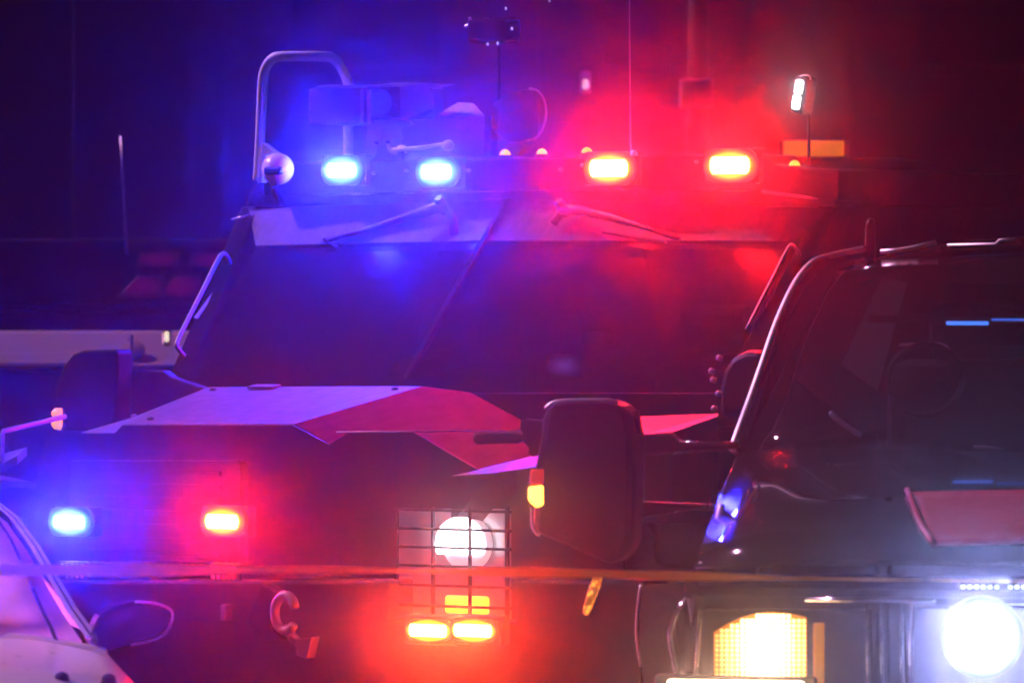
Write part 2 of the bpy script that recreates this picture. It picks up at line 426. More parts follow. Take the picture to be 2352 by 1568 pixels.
# cab: two raked front faces meeting at a centre ridge, then walls running back
UTL, UTC = -0.27, -0.17
hl = [T(570, 478, UTL), T(1163, 458, UTC), T(1108, 553, 0.0), T(586, 565, -0.115)]
hr = [T(1163, 458, UTC), T(1905, 478, UTL), T(1826, 553, -0.115), T(1108, 553, 0.0)]
prism('header_panel', hl, (0, 0.07, -0.03), M['header'], tk, 0.004)
prism('header_panel', hr, (0, 0.07, -0.03), M['header'], tk, 0.004)
wlp = [T(590, 565, -0.125), T(1105, 553, -0.012), T(908, 908, 0.60), T(396, 908, 0.49)]
wrp = [T(1112, 553, -0.012), T(1824, 553, -0.125), T(1648, 908, 0.48), T(914, 908, 0.60)]
prism('windshield', wlp, (0, 0.03, -0.02), M['screen_glass'], tk, 0.002)
prism('windshield', wrp, (0, 0.03, -0.02), M['screen_glass'], tk, 0.002)
# centre post (two faces, ridge forward)
cp = lambda dx, dy, u: T(dx, dy, u)
ridge_t, ridge_b = T(1165, 456, UTC+0.02), T(932, 870, 0.555)
lt, lb = T(1152, 458, UTC-0.01), T(922, 870, 0.535)
rt, rb = T(1176, 458, UTC-0.005), T(944, 870, 0.54)
obj('center_post', [ridge_t, ridge_b, lt, lb, rt, rb], [(0, 1, 3, 2), (0, 4, 5, 1), (2, 3, 5, 4), (0, 2, 4), (1, 5, 3)], M['matte'], tk, 0.002)
# corner posts
prism('corner_post', [T(556, 478, UTL-0.02), T(592, 478, UTL+0.005), T(430, 868, 0.425), T(386, 868, 0.40)], (0.02, 0.12, 0), M['matte'], tk, 0.006)
prism('corner_post', [T(1882, 478, UTL+0.005), T(1918, 478, UTL-0.02), T(1722, 868, 0.40), T(1664, 868, 0.425)], (-0.02, 0.12, 0), M['matte'], tk, 0.006)
# side walls and rear
LW0 = T(556, 470, UTL-0.03).x; RW0 = T(1918, 470, UTL-0.03).x
zr = T(1160, 400, 0).z
def wall(xt, xb_, s, u0t=-0.30, u0b=0.38):
    zb = 0.75
    zt = T(1160, 470, -0.2).z
    zm = T(1160, 868, 0.4).z
    P = [Vector((xt, -u0t, zt)), Vector((xb_, -u0b, zm)), Vector((xb_, -u0b, zb)), Vector((xb_, 3.2, zb)), Vector((xb_, 3.2, zm)), Vector((xt, 3.2, zt))]
    n = len(P)
    V = P + [p+Vector((s*0.06, 0, 0)) for p in P]
    f = [tuple(range(n)), tuple(range(2*n-1, n-1, -1))]+[(i, (i+1) % n, n+(i+1) % n, n+i) for i in range(n)]
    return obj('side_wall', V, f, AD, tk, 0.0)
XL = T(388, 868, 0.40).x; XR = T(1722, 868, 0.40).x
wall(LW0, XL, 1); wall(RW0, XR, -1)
box('rear_wall', ((LW0+RW0)/2, 3.23, 1.55), (RW0-LW0, 0.06, 1.5), AD, tk, 0)
box('cab_floor', ((XL+XR)/2, 1.5, 0.8), (XR-XL-0.14, 3.3, 0.06), AD, tk, 0)
# brow and roof
brow = [(600, 372), (1075, 366), (1310, 364), (1750, 354), (1772, 376), (1800, 384), (1926, 390), (1924, 462), (1858, 452), (1750, 438), (1164, 438), (604, 452)]
prism('roof_brow', tp(brow, -0.14), (0, 0.26, 0.0), AD, tk, 0.008)
prism('roof_plate', [T(598, 374, -0.25), T(1922, 386, -0.25), T(1918, 474, -0.25), T(562, 474, -0.25)], (0, 3.4, 0), AD, tk, 0.01)
prism('brow_lip', tp([(1075, 362), (1752, 351), (1752, 356), (1075, 367)], -0.125), (0, 0.02, 0), A, tk, 0.001)
prism('drip_edge', tp([(1748, 436), (1862, 452), (1866, 458), (1748, 444)], -0.12), (0, 0.05, 0), M['grey'], tk, 0.002)
# interior
seatv = []
for x in (-0.55, 0.55):
    st = box('seat', (x, 0.75, 1.25), (0.5, 0.16, 0.75), M['seat'], tk, 0.05)
    box('headrest', (x, 0.72, 1.74), (0.28, 0.10, 0.18), M['seat'], st, 0.04)
box('dashboard', (0.05, -0.12, 1.30), (2.0, 0.45, 0.22), M['black'], tk, 0.04)
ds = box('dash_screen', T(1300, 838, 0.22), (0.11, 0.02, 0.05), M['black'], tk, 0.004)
box('screen', T(1296, 840, 0.235), (0.15, 0.006, 0.08), M['screen_blue'], ds, 0.002)  # glowing panel standing in for a blue windshield reflection
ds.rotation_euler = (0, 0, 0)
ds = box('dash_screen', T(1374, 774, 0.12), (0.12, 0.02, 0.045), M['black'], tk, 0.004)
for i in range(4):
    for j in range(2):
        box('key', T(1350+16*i, 768+12*j, 0.134), (0.014, 0.004, 0.009), M['screen_blue'], ds, 0)  # small glowing blocks standing in for the second blue reflection

# roof warning lights
lamp(ft, tk, 785, 391, -0.095, 80, 34, M['blue_lens'], BLUE, 9000, tilt=(6, 0), label='blue warning light, outermost on the roof edge')
lamp(ft, tk, 1003, 395, -0.095, 80, 34, M['blue_lens'], BLUE, 9000, tilt=(6, 0), label='blue warning light nearer the middle of the roof edge')
lamp(ft, tk, 1399, 387, -0.095, 98, 40, M['red_lens'], RED, 3900, tilt=(6, 0), label='red warning light nearer the middle of the roof edge')
lamp(ft, tk, 1677, 380, -0.095, 100, 40, M['red_lens'], RED, 3900, tilt=(6, 0), label='red warning light, outermost on the roof edge')
for bx, by in ((935, 392), (1078, 392), (1290, 390), (1340, 380), (1460, 378), (1602, 372), (1742, 382), (1742, 418), (860, 398)):
    lathe('bolt', [(0, 0.008), (0.012, 0.007), (0.016, 0.003)], T(bx, by, -0.13), (0, -1, 0), M['steel'], tk, 8)
# amber clearance lamps
for x, y in ((1160, 356), (1245, 354), (1348, 351), (1825, 381)):
    k = ft.ppm(0)
    c = T(x, y+3, -0.18)
    h = lathe('clearance_lamp', [(-0.006, 0.026), (0.004, 0.025)], c, (0, 0, 1), M['black'], tk, 16)
    lathe('lens', [(0.004, 0.020), (0.013, 0.018), (0.021, 0.011), (0.024, 0.003)], c, (0, 0, 1), M['amber_lens'], h, 16)
# spotlight at the left corner
c = T(637, 388, 0.03)
sp = lathe('spotlight', [(-0.060, 0.004), (-0.055, 0.022), (-0.042, 0.040), (-0.02, 0.053), (0.0, 0.058), (0.045, 0.058), (0.06, 0.050), (0.062, 0.004)], c, (-0.45, 0.85, 0.0), M['white_car'], tk, 28)
tube('bracket', [c+Vector((-0.03, 0.02, -0.02)), c+Vector((-0.05, 0.06, -0.08)), c+Vector((-0.05, 0.1, -0.12))], 0.014, M['black'], sp, 8)
box('handle', c+Vector((0.020, -0.058, -0.008)), (0.075, 0.02, 0.03), M['black'], sp, 0.008)
prism('mirror_bracket', tp([(603, 328), (634, 352), (612, 356), (600, 420), (590, 420)], -0.02), (0, 0.04, 0), M['tube'], tk, 0.003)
# hand rail over the hatch
hp = [T(592, 415, -0.06), T(597, 330, -0.06), T(603, 200, -0.06), T(609, 160, -0.06), T(626, 136, -0.06), T(650, 130, -0.06), T(735, 130, -0.12),
      T(762, 133, -0.2), T(780, 150, -0.3), T(800, 195, -0.62), T(800, 260, -0.75), T(800, 370, -0.75)]
tube('hand_rail', spline(hp, 5), 0.019, M['tube'], tk, 14)
# roof turret camera boxes
b1 = prism('camera_box', tp([(708, 206), (726, 200), (834, 198), (836, 284), (708, 286)], -0.35), (0, 0.3, 0), M['grey'], tk, 0.006)
prism('sun_hood', tp([(704, 206), (742, 196), (900, 194), (905, 198), (838, 200), (726, 203)], -0.30), (0, 0.36, 0), M['grey'], b1, 0.002)
box('post', T(832, 242, -0.33), (0.012, 0.012, 0.125), M['steel'], b1, 0.003)
box('post', T(848, 246, -0.33), (0.014, 0.014, 0.125), M['steel'], b1, 0.003)
b2 = prism('camera_box', tp([(838, 198), (922, 196), (922, 272), (838, 272)], -0.38), (0, 0.3, 0), M['black'], tk, 0.006)
prism('side_plate', [T(918, 198, -0.36), T(972, 192, -0.46), T(988, 214, -0.48), T(992, 252, -0.48), T(966, 270, -0.46), T(920, 274, -0.36)], (0, 0.02, 0), M['van_white'], b2, 0.002)
prism('top_plate', tp([(860, 196), (905, 189), (968, 190), (922, 199)], -0.40), (0, 0.25, 0), M['grey'], b2, 0.002)
lathe('camera_window', [(0, 0.045), (0.012, 0.042)], T(876, 236, -0.37), (0, -1, 0), M['screen_glass'], b2, 22)
pm = prism('pan_mount', tp([(835, 276), (900, 274), (906, 286), (880, 292), (882, 318), (872, 324), (862, 366), (838, 366), (842, 290)], -0.42), (0, 0.14, 0), M['grey'], tk, 0.006)
for x, y in ((866, 328), (892, 326), (822, 292)):
    lathe('bolt', [(0, 0.006), (0.012, 0.005)], T(x, y, -0.36), (0, -1, 0), M['chrome'], pm, 8)
tube('cable', spline([T(892, 332, -0.3), T(896, 346, -0.3), T(908, 352, -0.3), T(915, 340, -0.3), T(930, 338, -0.3), T(932, 352, -0.3)], 4), 0.006, M['steel'], tk, 8)
tube('lever', spline([T(900, 345, -0.28), T(960, 340, -0.28), T(1005, 334, -0.28), T(1032, 330, -0.28)], 4), [0.008]*4*3+[0.008], M['tube'], tk, 8)
lathe('knob', [(-0.02, 0.004), (-0.016, 0.016), (0.0, 0.021), (0.016, 0.016), (0.02, 0.004)], T(1030, 334, -0.27), (0, -1, 0.2), M['tube'], tk, 16)
prism('hatch_shield', tp([(922, 268), (1113, 268), (1113, 372), (922, 372)], -0.62), (0, 0.05, 0), AD, tk, 0.004)
obj('hatch_lid', [T(1000, 266, -0.60), T(1113, 266, -0.60), T(1088, 237, -0.90), T(1052, 235, -0.90), T(1000, 268, -1.2), T(1113, 268, -1.2)],
    [(0, 1, 2, 3), (1, 5, 2), (3, 2, 5, 4), (0, 3, 4), (0, 4, 5, 1)], M['grey'], tk, 0.002)
prism('bracket_plate', tp([(1142, 268), (1176, 254), (1212, 238), (1216, 300), (1206, 332), (1190, 356), (1142, 356)], -0.5), (0, 0.04, 0), M['grey'], tk, 0.003)
c = T(1198, 268, -0.52)
lm = lathe('search_lamp', [(-0.10, 0.05), (-0.05, 0.088), (0.03, 0.095), (0.04, 0.088), (0.02, 0.05)], c+Vector((0.0, 0.0, 0)), (0.62, 0.6, 0.05), M['matte'], tk, 28)
tube('rim', spline([T(1216, 204, -0.45), T(1236, 210, -0.45), T(1250, 232, -0.45), T(1254, 262, -0.45), T(1248, 292, -0.45), T(1232, 316, -0.45), T(1210, 324, -0.45)], 5), 0.0045, M['steel'], lm, 8)
tube('wing_nut', spline([T(1176, 286, -0.44), T(1182, 288, -0.44), T(1190, 274, -0.44), T(1191, 284, -0.44)], 4), 0.004, M['chrome'], tk, 8)
# whip antenna at the roof edge
an = tube('whip_antenna', [T(1450, 350, 0.0), T(1448, 330, 0.0), T(1447, 200, 0.0), T(1446, 28, 0.0), T(1446, -40, 0)], [0.005, 0.003, 0.0026, 0.0022, 0.002], M['steel'], tk, 8)
lathe('antenna_base', [(0, 0.014), (0.012, 0.012), (0.02, 0.006)], T(1456, 358, 0.0), (0, 0, 1), M['steel'], an, 12)
# white work lamp on a stalk over the rear of the roof
c = T(1832, 218, -0.9)
wk = box('work_light', c+Vector((0, 0.05, 0)), (0.056, 0.08, 0.135), M['rubber'], tk, 0.012, R=Matrix.Rotation(math.radians(9), 3, 'Y'))
for dy in (-18, 17):
    box('lens', T(1832-dy*0.18, 218+dy, -0.9)+Vector((0, -0.0, 0)), (0.030, 0.02, 0.052), M['white_lens'], wk, 0.012, R=Matrix.Rotation(math.radians(9), 3, 'Y'), seg=3)
arealight('work_light_beam', wk, c+Vector((0, -0.014, 0)), 0.026, 0.09, (0.9, 0.96, 1.0), 70)
tube('stalk', [c+Vector((0.01, 0.07, -0.06)), c+Vector((0.01, 0.07, -0.28))], 0.006, M['black'], wk, 8)
tube('shackle', spline([T(1825, 186, -0.92), T(1842, 174, -0.92), T(1858, 174, -0.92), T(1862, 184, -0.92)], 4), 0.003, M['steel'], wk, 8)
# mast camera cluster behind the hatch
mc = T(1135, 72, -1.3)
ms = tube('camera_mast', [Vector((mc.x+0.02, mc.y, 2.3)), mc+Vector((0.02, 0, -0.06))], 0.005, M['rubber'], tk, 10)
box('mast_head', mc, (0.17, 0.12, 0.09), M['matte'], ms, 0.012)
box('mast_bar', T(1155, 42, -1.28), (0.10, 0.03, 0.008), M['matte'], ms, 0.002)
tube('mast_hook', spline([T(1068, 62, -1.25), T(1078, 56, -1.25), T(1080, 40, -1.25)], 4), 0.006, M['steel'], ms, 8)
mled = glow('mast_led', (0.75, 0.7, 1.0), 0.9)  # small glowing specks round the mast head
for x, y in ((1120, 102), (1143, 100), (1176, 66), (1262, 2), (1162, 20)):
    box('status_led', T(x, y, -1.2), (0.006, 0.006, 0.011), mled, ms, 0.001)

# wipers
def wiper(P, r, hub, foot, blade):
    a = tube('wiper', P, r, M['black'], tk, 10)
    lathe('hub', [(-0.03, 0.020), (0.03, 0.020), (0.04, 0.012)], hub, (0, -0.74, 0.67), M['black'], a, 14)
    tube('link', foot, 0.016, M['black'], a, 8)
    v, f = tubem(blade, 0.008, 6); obj('blade', v, f, M['rubber'], a)
L_ = [T(1018, 474, -0.06), T(990, 482, -0.05), T(930, 500, -0.01), T(840, 528, 0.02), T(755, 552, 0.05)]
wiper(L_, [0.022, 0.022, 0.015, 0.009, 0.008], T(1016, 472, -0.07), [T(1030, 485, -0.09), T(1040, 505, -0.08), T(1044, 540, -0.045)], [T(745, 548, 0.03), T(775, 570, 0.035)])
Rw = [T(1290, 480, -0.07), T(1330, 484, -0.07), T(1400, 500, -0.05), T(1480, 522, -0.04), T(1560, 548, -0.02)]
wiper(Rw, [0.022, 0.020, 0.014, 0.009, 0.012], T(1292, 478, -0.08), [T(1286, 465, -0.10), T(1288, 490, -0.08), T(1270, 515, -0.06)], [T(1385, 532, -0.03), T(1450, 544, -0.03), T(1530, 556, -0.03)])
# grab rails on the corner posts
tube('grab_rail', spline([T(530, 612, -0.05), T(524, 594, -0.02), T(514, 583, 0.02), T(500, 598, 0.05), T(460, 678, 0.17), T(422, 752, 0.3), T(406, 788, 0.36), T(410, 802, 0.36), T(424, 818, 0.34)], 5), 0.0085, M['grey'], tk, 10)
tube('grab_rail', spline([T(1845, 606, -0.12), T(1832, 576, -0.06), T(1820, 562, -0.05), T(1806, 578, -0.04), T(1762, 664, 0.10), T(1715, 756, 0.24)], 5), 0.0065, M['grey'], tk, 10)
prism('hinge_plate', [T(494, 662, 0.05), T(502, 664, 0.05), T(452, 732, 0.18), T(444, 730, 0.18)], (0, 0.01, 0), M['grey'], tk, 0.001)
tube('wind_vane', [T(532, 504, -0.2), T(572, 494, -0.2)], 0.004, M['steel'], tk, 6)

# cowl behind the hood
prism('side_cowl', tp([(270, 850), (372, 850), (392, 866), (470, 892), (480, 899), (300, 966), (270, 1100)], 0.86), (0, 0.05, 0), M['black'], tk, 0.006)
prism('cowl', tp([(440, 903), (1690, 903), (1690, 955), (1475, 958), (1475, 1100), (440, 1100)], 0.58), (0, 0.05, 0), M['black'], tk, 0.0)
# hood: flat lid and bevelled sides
HB, HF = 1.0, 1.85
a, b, cc, d = T(480, 888, HB), T(970, 886, HB), T(675, 973, HF), T(281, 974, HF)
ax = (cc-b).normalized(); sl_ = Vector((0.77, 0, -0.64)); bn = ax.cross(sl_).normalized()
OP = lambda x, y: ft.on_plane(x, y, b, bn)
e, gg, hh, ii, kk, jj = OP(1080, 900), OP(1206, 968), OP(1236, 1042), OP(1104, 1080), OP(757, 1018), OP(950, 1030)
l1, l2, l3 = T(300, 960, 1.0), T(186, 992, 1.25), T(264, 995, HF)
down = Vector((0, 0, -0.09))
def shell(name, P, mat, off=down):
    return prism(name, P, off, mat, tk, 0.004)
hp_ = shell('hood_panel', [a, b, cc, d], M['hood'])
for s_, t_ in ((0.06, 0.10), (0.93, 0.10), (0.10, 0.88)):
    q_ = a.lerp(b, s_).lerp(d.lerp(cc, s_), t_)
    lathe('hood_bolt', [(-0.002, 0.013), (0.006, 0.012), (0.010, 0.006)], q_, (0, -0.12, 1), M['hood'], tk, 10)
prism('hood_hinge', [a.lerp(b, 0.30)+Vector((-0.05, -0.02, 0.001)), a.lerp(b, 0.30)+Vector((0.05, -0.02, 0.001)), a.lerp(b, 0.30)+Vector((0.05, -0.08, -0.006)), a.lerp(b, 0.30)+Vector((-0.05, -0.08, -0.006))], (0, 0, 0.008), M['hood'], tk, 0.002)
shell('hood_bevel', [b, e, gg, hh, ii, jj, kk, cc], M['bevel'], down*0.06)
shell('hood_bevel', [a, d, l3, l2, l1], M['hood'])
lathe('hood_pin', [(0, 0.012), (0.02, 0.010), (0.024, 0.004)], T(308, 966, 1.05), (0, 0, 1), M['grey'], tk, 10)
# right fender step and flare
obj('fender_step', [T(1470, 956, 0.9), T(1650, 949, 0.75), T(1648, 956, 1.05), T(1545, 992, 1.25), T(1470, 1000, 1.2)], [(0, 1, 2, 3, 4)], A, tk, 0)
obj('fender_side', [T(1470, 1001, 1.198), T(1545, 993, 1.248), T(1648, 957, 1.048), T(1648, 1200, 1.05), T(1545, 1200, 1.25), T(1470, 1200, 1.2)], [(0, 1, 4, 5), (1, 2, 3, 4)], M['matte'], tk, 0)
obj('fender_flare', [T(1036, 1093, 1.95), T(1228, 1045, 1.35), T(1300, 1050, 1.3), T(1290, 1064, 1.75), T(1130, 1086, 1.95)], [(0, 1, 2, 3, 4)], M['hood'], tk, 0)
obj('fender_skirt', [T(1036, 1094, 1.948), T(1130, 1087, 1.948), T(1290, 1065, 1.748), T(1290, 1200, 1.75), T(1036, 1200, 1.95)], [(0, 1, 2, 3, 4)], AD, tk, 0)
# front face
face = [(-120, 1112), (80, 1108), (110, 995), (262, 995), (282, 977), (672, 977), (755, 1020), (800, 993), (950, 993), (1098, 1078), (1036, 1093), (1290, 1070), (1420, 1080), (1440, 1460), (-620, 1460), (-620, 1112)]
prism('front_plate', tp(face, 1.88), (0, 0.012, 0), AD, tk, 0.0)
prism('fender_wedge', [T(0, 1066, 1.7), T(12, 1040, 1.4), T(62, 1026, 1.3), T(40, 1046, 1.7)], (0, 0.0, -0.03), A, tk, 0.001)
prism('fender_wedge', [T(-30, 1088, 1.9), T(0, 1090, 1.9), T(84, 1108, 1.93), T(0, 1102, 2.0), T(-30, 1100, 2.0)], (0, 0.0, -0.02), A, tk, 0.001)
gc = prism('grille_plate', tp([(163, 1060), (546, 1060), (552, 1066), (552, 1290), (155, 1290)], 1.93), (0, 0.05, 0), M['black'], tk, 0.004)
for i in range(7):
    box('slat', T(352, 1084+i*31, 1.94), (0.52, 0.012, 0.016), M['black'], gc, 0.002)
prism('top_lip', tp([(163, 1056), (546, 1056), (546, 1060), (163, 1060)], 1.95), (0, 0.03, 0), A, gc, 0.0006)
tube('edge_rod', [T(772, 992, 1.95), T(1205, 988, 1.7)], 0.0028, M['grey'], tk, 6)
tube('fender_rail', [T(150, 956, 1.65), T(8, 990, 1.95), T(5, 1000, 1.96), T(4, 1060, 1.96)], 0.0085, M['grey'], tk, 8)
# front warning lights
lamp(ft, tk, 160, 1198, 2.0, 86, 32, M['blue_lens'], BLUE, 10500, tilt=(3, 0), label='blue warning light on the front grille plate')
lamp(ft, tk, 511, 1197, 2.0, 88, 34, M['red_lens'], RED, 3200, label='red warning light on the front grille plate')
# head lamp cluster with guard
uh = 1.84
hb = prism('headlight', tp([(905, 1168), (1172, 1168), (1172, 1425), (905, 1425)], 1.895), (0, 0.008, 0), M['reflector'], tk, 0.002)
c = T(1071, 1248, 1.915)
kx = ft.ppm(1.92)
lathe('lens', [(-0.02, 60/kx), (0.01, 58/kx), (0.03, 50/kx), (0.045, 30/kx), (0.05, 4/kx)], c, (0, -1, 0), glow('head_lens', (1.0, 0.74, 0.84), 0.5), hb, 28)
up = [(60/kx*math.cos(t), 60/kx*math.sin(t)) for t in [math.radians(-22+q*224/20) for q in range(21)]]
prism('hot_lens', [c+Vector((px_, -0.052, pz_)) for px_, pz_ in up], (0, 0.03, 0), glow('head_hot', (1.0, 0.90, 0.97), 9.0), hb, 0.004)
arealight('headlight_beam', hb, c+Vector((0, -0.055, 0.008)), 0.10, 0.055, (1.0, 0.78, 0.90), 80, tilt=(0, 0))
il = box('indicator_lamp', T(1073, 1388, 1.905), (112/kx, 0.02, 40/kx), glow('indicator_amber', (1.0, 0.40, 0.03), 2.6), hb, 0.022, seg=4)
bars = []
for x in (911, 994.5, 1079.5, 1165):
    bars.append(boxm((T(x, 1296, 1.975).x, T(x, 1296, 1.975).y, T(x, 1296, 1.975).z), (0.010, 0.012, 256/kx)))
    box('guard_bar', T(x, 1296, 1.975), (0.0085 if 920 < x < 1160 else 0.011, 0.012, 256/kx), AD, hb, 0.001)
for y in (1172, 1215.5, 1257.5, 1300, 1345, 1392, 1423):
    box('guard_bar', T(1038, y, 1.982), (262/kx/0.866, 0.010, 0.0085), AD, hb, 0.001)
# bumper
bmp = prism('bumper', tp([(-640, 1332), (893, 1332), (893, 1427), (1184, 1427), (1184, 1332), (1480, 1332), (1470, 1640), (-640, 1640)], 2.05), (0, 0.16, 0), AD, tk, 0.012)
for x in (984, 1087):
    lamp(ft, tk, x, 1447, 2.12, 98, 29, M['orange_lens'], (1.0, 0.028, 0.006), 4200, label='amber warning light below the headlight guard')
hb2 = prism('headlight', tp([(-530, 1168), (-270, 1168), (-270, 1425), (-530, 1425)], 1.895), (0, 0.008, 0), M['reflector'], tk, 0.002)
c2 = T(-400, 1248, 1.915)
lathe('lens', [(-0.02, 60/kx), (0.01, 58/kx), (0.03, 50/kx), (0.045, 30/kx), (0.05, 4/kx)], c2, (0, -1, 0), bpy.data.materials['head_lens'], hb2, 28)
arealight('headlight_beam', hb2, c2+Vector((0, -0.055, 0.008)), 0.10, 0.055, (1.0, 0.78, 0.90), 80)
for x in (-526, -442, -358, -274):
    box('guard_bar', T(x, 1296, 1.975), (0.0085, 0.012, 256/kx), AD, hb2, 0.001)
for x in (-348, -452):
    lamp(ft, tk, x, 1447, 2.12, 92, 30, M['orange_lens'], (1.0, 0.028, 0.006), 4200, label='amber warning light below the headlight guard')
def glint_row(name, X, Y, u, n, step, col, s, w_=5, h_=9):  # reflected lamp dots built as rows of glowing blocks
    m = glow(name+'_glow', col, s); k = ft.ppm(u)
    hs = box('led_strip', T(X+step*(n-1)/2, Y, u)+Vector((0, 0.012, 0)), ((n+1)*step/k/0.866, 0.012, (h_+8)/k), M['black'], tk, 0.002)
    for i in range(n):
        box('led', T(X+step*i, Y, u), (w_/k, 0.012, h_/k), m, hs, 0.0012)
glint_row('blue_led', 142, 1297, 2.14, 5, 11.5, (0.35, 0.5, 1.0), 0.55)
glint_row('blue_led', 154, 1324, 2.14, 4, 11.5, (0.25, 0.2, 1.0), 0.35, 4, 6)
glint_row('red_led', 489, 1302, 2.14, 5, 12.0, (1.0, 0.10, 0.22), 0.45)
glint_row('red_led', 489, 1324, 2.14, 5, 12.0, (1.0, 0.06, 0.15), 0.25)
# tow hook
c = T(648, 1408, 2.24)
ring = [c+Vector((math.cos(t)*0.046*1.0, 0.03*math.sin(t*0.5), math.sin(t)*0.056)) for t in [math.radians(20+q*300/24) for q in range(25)]]
th = tube('tow_hook', ring, 0.0155, M['hook'], tk, 12)
prism('hook_plate', tp([(600, 1340), (640, 1360), (620, 1390), (620, 1440), (650, 1470), (600, 1470), (566, 1420)], 2.12), (0, 0.06, 0), AD, th, 0.006)
prism('hook_lug', tp([(676, 1468), (716, 1462), (704, 1512), (680, 1504)], 2.2), (0, 0.05, 0), M['hook'], th, 0.003)
tube('hook_stem', [T(650, 1440, 2.2), T(690, 1480, 2.16)], 0.016, M['hook'], th, 10)
box('tow_eye', T(520, 1405, 2.14), (0.022, 0.04, 0.05), M['hook'], tk, 0.004)
# mirrors
mp = [(128, 960), (125, 925), (130, 880), (146, 838), (168, 812), (190, 804), (262, 802), (270, 810), (270, 870), (262, 985), (200, 990), (130, 988)]
m1 = prism('fender_mirror', tp(mp, 0.95), (0, 0.10, 0), AD, tk, 0.02, smooth=False)
k = ft.ppm(1.0)
for y in (952, 973):
    h = lathe('clearance_lamp', [(-0.02, 0.024), (0.0, 0.024)], T(132, y, 1.08), (-0.5, -0.86, 0), M['black'], m1, 16)
for y in (950, 973):
    lathe('lens', [(-0.01, 0.022), (0.012, 0.019), (0.02, 0.010), (0.024, 0.003)], T(133, y, 1.10), (-0.6, -0.8, 0.1), glow('marker_amber', (1.0, 0.42, 0.08), 0.9), m1, 14)
tube('mirror_stay', [T(262, 985, 0.9), T(300, 985, 0.8)], 0.012, AD, m1, 8)
m2p = [(1652, 960), (1648, 900), (1660, 850), (1680, 820), (1712, 804), (1750, 806), (1756, 960)]
m2 = prism('side_mirror', tp(m2p, 0.62), (0, 0.09, 0), M['black'], tk, 0.02)
for x, y in ((1658, 824), (1640, 854), (1644, 874), (1656, 906), (1646, 940)):
    lathe('clamp_bolt', [(0, 0.010), (0.016, 0.010), (0.02, 0.005)], T(x, y, 0.66), (-0.6, -0.7, 0.3), M['steel'], m2, 8)
# wheels of the truck
for x in (-0.85, 0.9):
    for y in (-1.25, 2.3):
        wv = lathe('wheel', [(-0.16, 0.25), (-0.16, 0.45), (-0.12, 0.5), (0.12, 0.5), (0.16, 0.45), (0.16, 0.25)], (x, y, 0.5), (1, 0, 0), M['rubber'], tk, 32)
        lathe('rim', [(-0.165, 0.24), (-0.1, 0.2), (0.1, 0.2), (0.165, 0.24)], (x, y, 0.5), (1, 0, 0), M['steel'], wv, 24)
box('chassis', (0.02, 0.6, 0.62), (1.5, 4.6, 0.24), AD, tk, 0.02)

# ------------------------------------------------------------------ white police car, lower left
fc = Frame((245-CX)/F*14.2, 14.2, -12)
car = thing('police_car', fc, 'white police car cut off at the lower left with a dark oval door mirror', 'car')
P = fc.px
CW = M['white_car']
cvx = -0.80                                     # centre line, metres left of the visible mirror foot
def mir(p): return Vector((2*cvx-p.x, p.y, p.z))
# edge of the pillar: from the roof to the mirror foot
pil = [(-75, 1120, -0.72), (0, 1154, -0.62), (42, 1188, -0.52), (90, 1252, -0.38), (132, 1322, -0.24), (176, 1396, -0.12), (222, 1460, 0.0)]
po = [P(x, y, u) for x, y, u in pil]
pi_ = [P(x-22-2*i, y+12, u+0.01) for i, (x, y, u) in enumerate(pil)]
rows = []
for k in range(len(pil)):
    q0, q1 = mir(pi_[k]), pi_[k]
    row = []
    for j in range(13):
        s = j/12; p = q0.lerp(q1, s); bul = 4*s*(1-s)
        p = p + Vector((0, -0.10*bul, 0.015*bul)); row.append(p)
    rows.append(row)
sheet('windshield', rows, M['cruiser_glass'], car, 0.005)
def strip(name, edge, wpx0, wpx1, mat, dy=-0.004, thick=0.012):
    n = len(edge); A_, B_ = [], []
    for i, p in enumerate(edge):
        A_.append(p); B_.append(p)
    return None
def ribbon(name, pa, pb, mat, parent, th):
    n = len(pa); V = list(pa)+list(pb)+[p+th for p in pa]+[p+th for p in pb]; Fc = []
    for i in range(n-1):
        Fc += [(i, i+1, n+i+1, n+i), (2*n+i, 3*n+i, 3*n+i+1, 2*n+i+1), (i, 2*n+i, 2*n+i+1, i+1), (n+i, n+i+1, 3*n+i+1, 3*n+i)]
    Fc += [(0, n, 3*n, 2*n), (n-1, 3*n-1, 4*n-1, 2*n-1)]
    return obj(name, V, Fc, mat, parent, 0, False)
def off(edge, px0, u): return [P(x+px0*(0.6+0.4*i/(len(edge)-1)), y, uu+u) for i, (x, y, uu) in enumerate(edge)]
th = Vector((0, 0.02, 0))
ribbon('pillar_trim', off(pil, 2, 0.015), off(pil, -8, 0.02), CW, car, th)
ribbon('pillar_seal', off(pil, -8, 0.012), off(pil, -15, 0.014), M['rubber'], car, th)
ribbon('pillar', off(pil, -15, 0.018), off(pil, -26, 0.02), CW, car, th)
ins = [(-75, 1080, -0.60), (0, 1194, -0.50), (30, 1240, -0.42), (58, 1302, -0.32), (92, 1380, -0.16), (122, 1440, -0.05), (142, 1490, 0.06)]
ribbon('glass_seam', off(ins, 0, 0.03), off(ins, -9, 0.03), M['rubber'], car, th)
# roof and body
roof = [[], []]
rt_ = [mir(po[0]), mir(po[0]).lerp(po[0], 0.25)+Vector((0, 0, 0.04)), mir(po[0]).lerp(po[0], .5)+Vector((0, 0, .06)), mir(po[0]).lerp(po[0], .75)+Vector((0, 0, .04)), po[0]]
rb_ = [p+Vector((0, 1.3, 0.0)) for p in rt_]; re_ = [p*1.0+Vector((0, 2.2, -0.35)) for p in rt_]
sheet('roof', [rt_, rb_], CW, car, 0.03)
sheet('rear_window', [[p+Vector((0, .01, -.01)) for p in rb_], re_], M['van_clear'], car, 0.004)
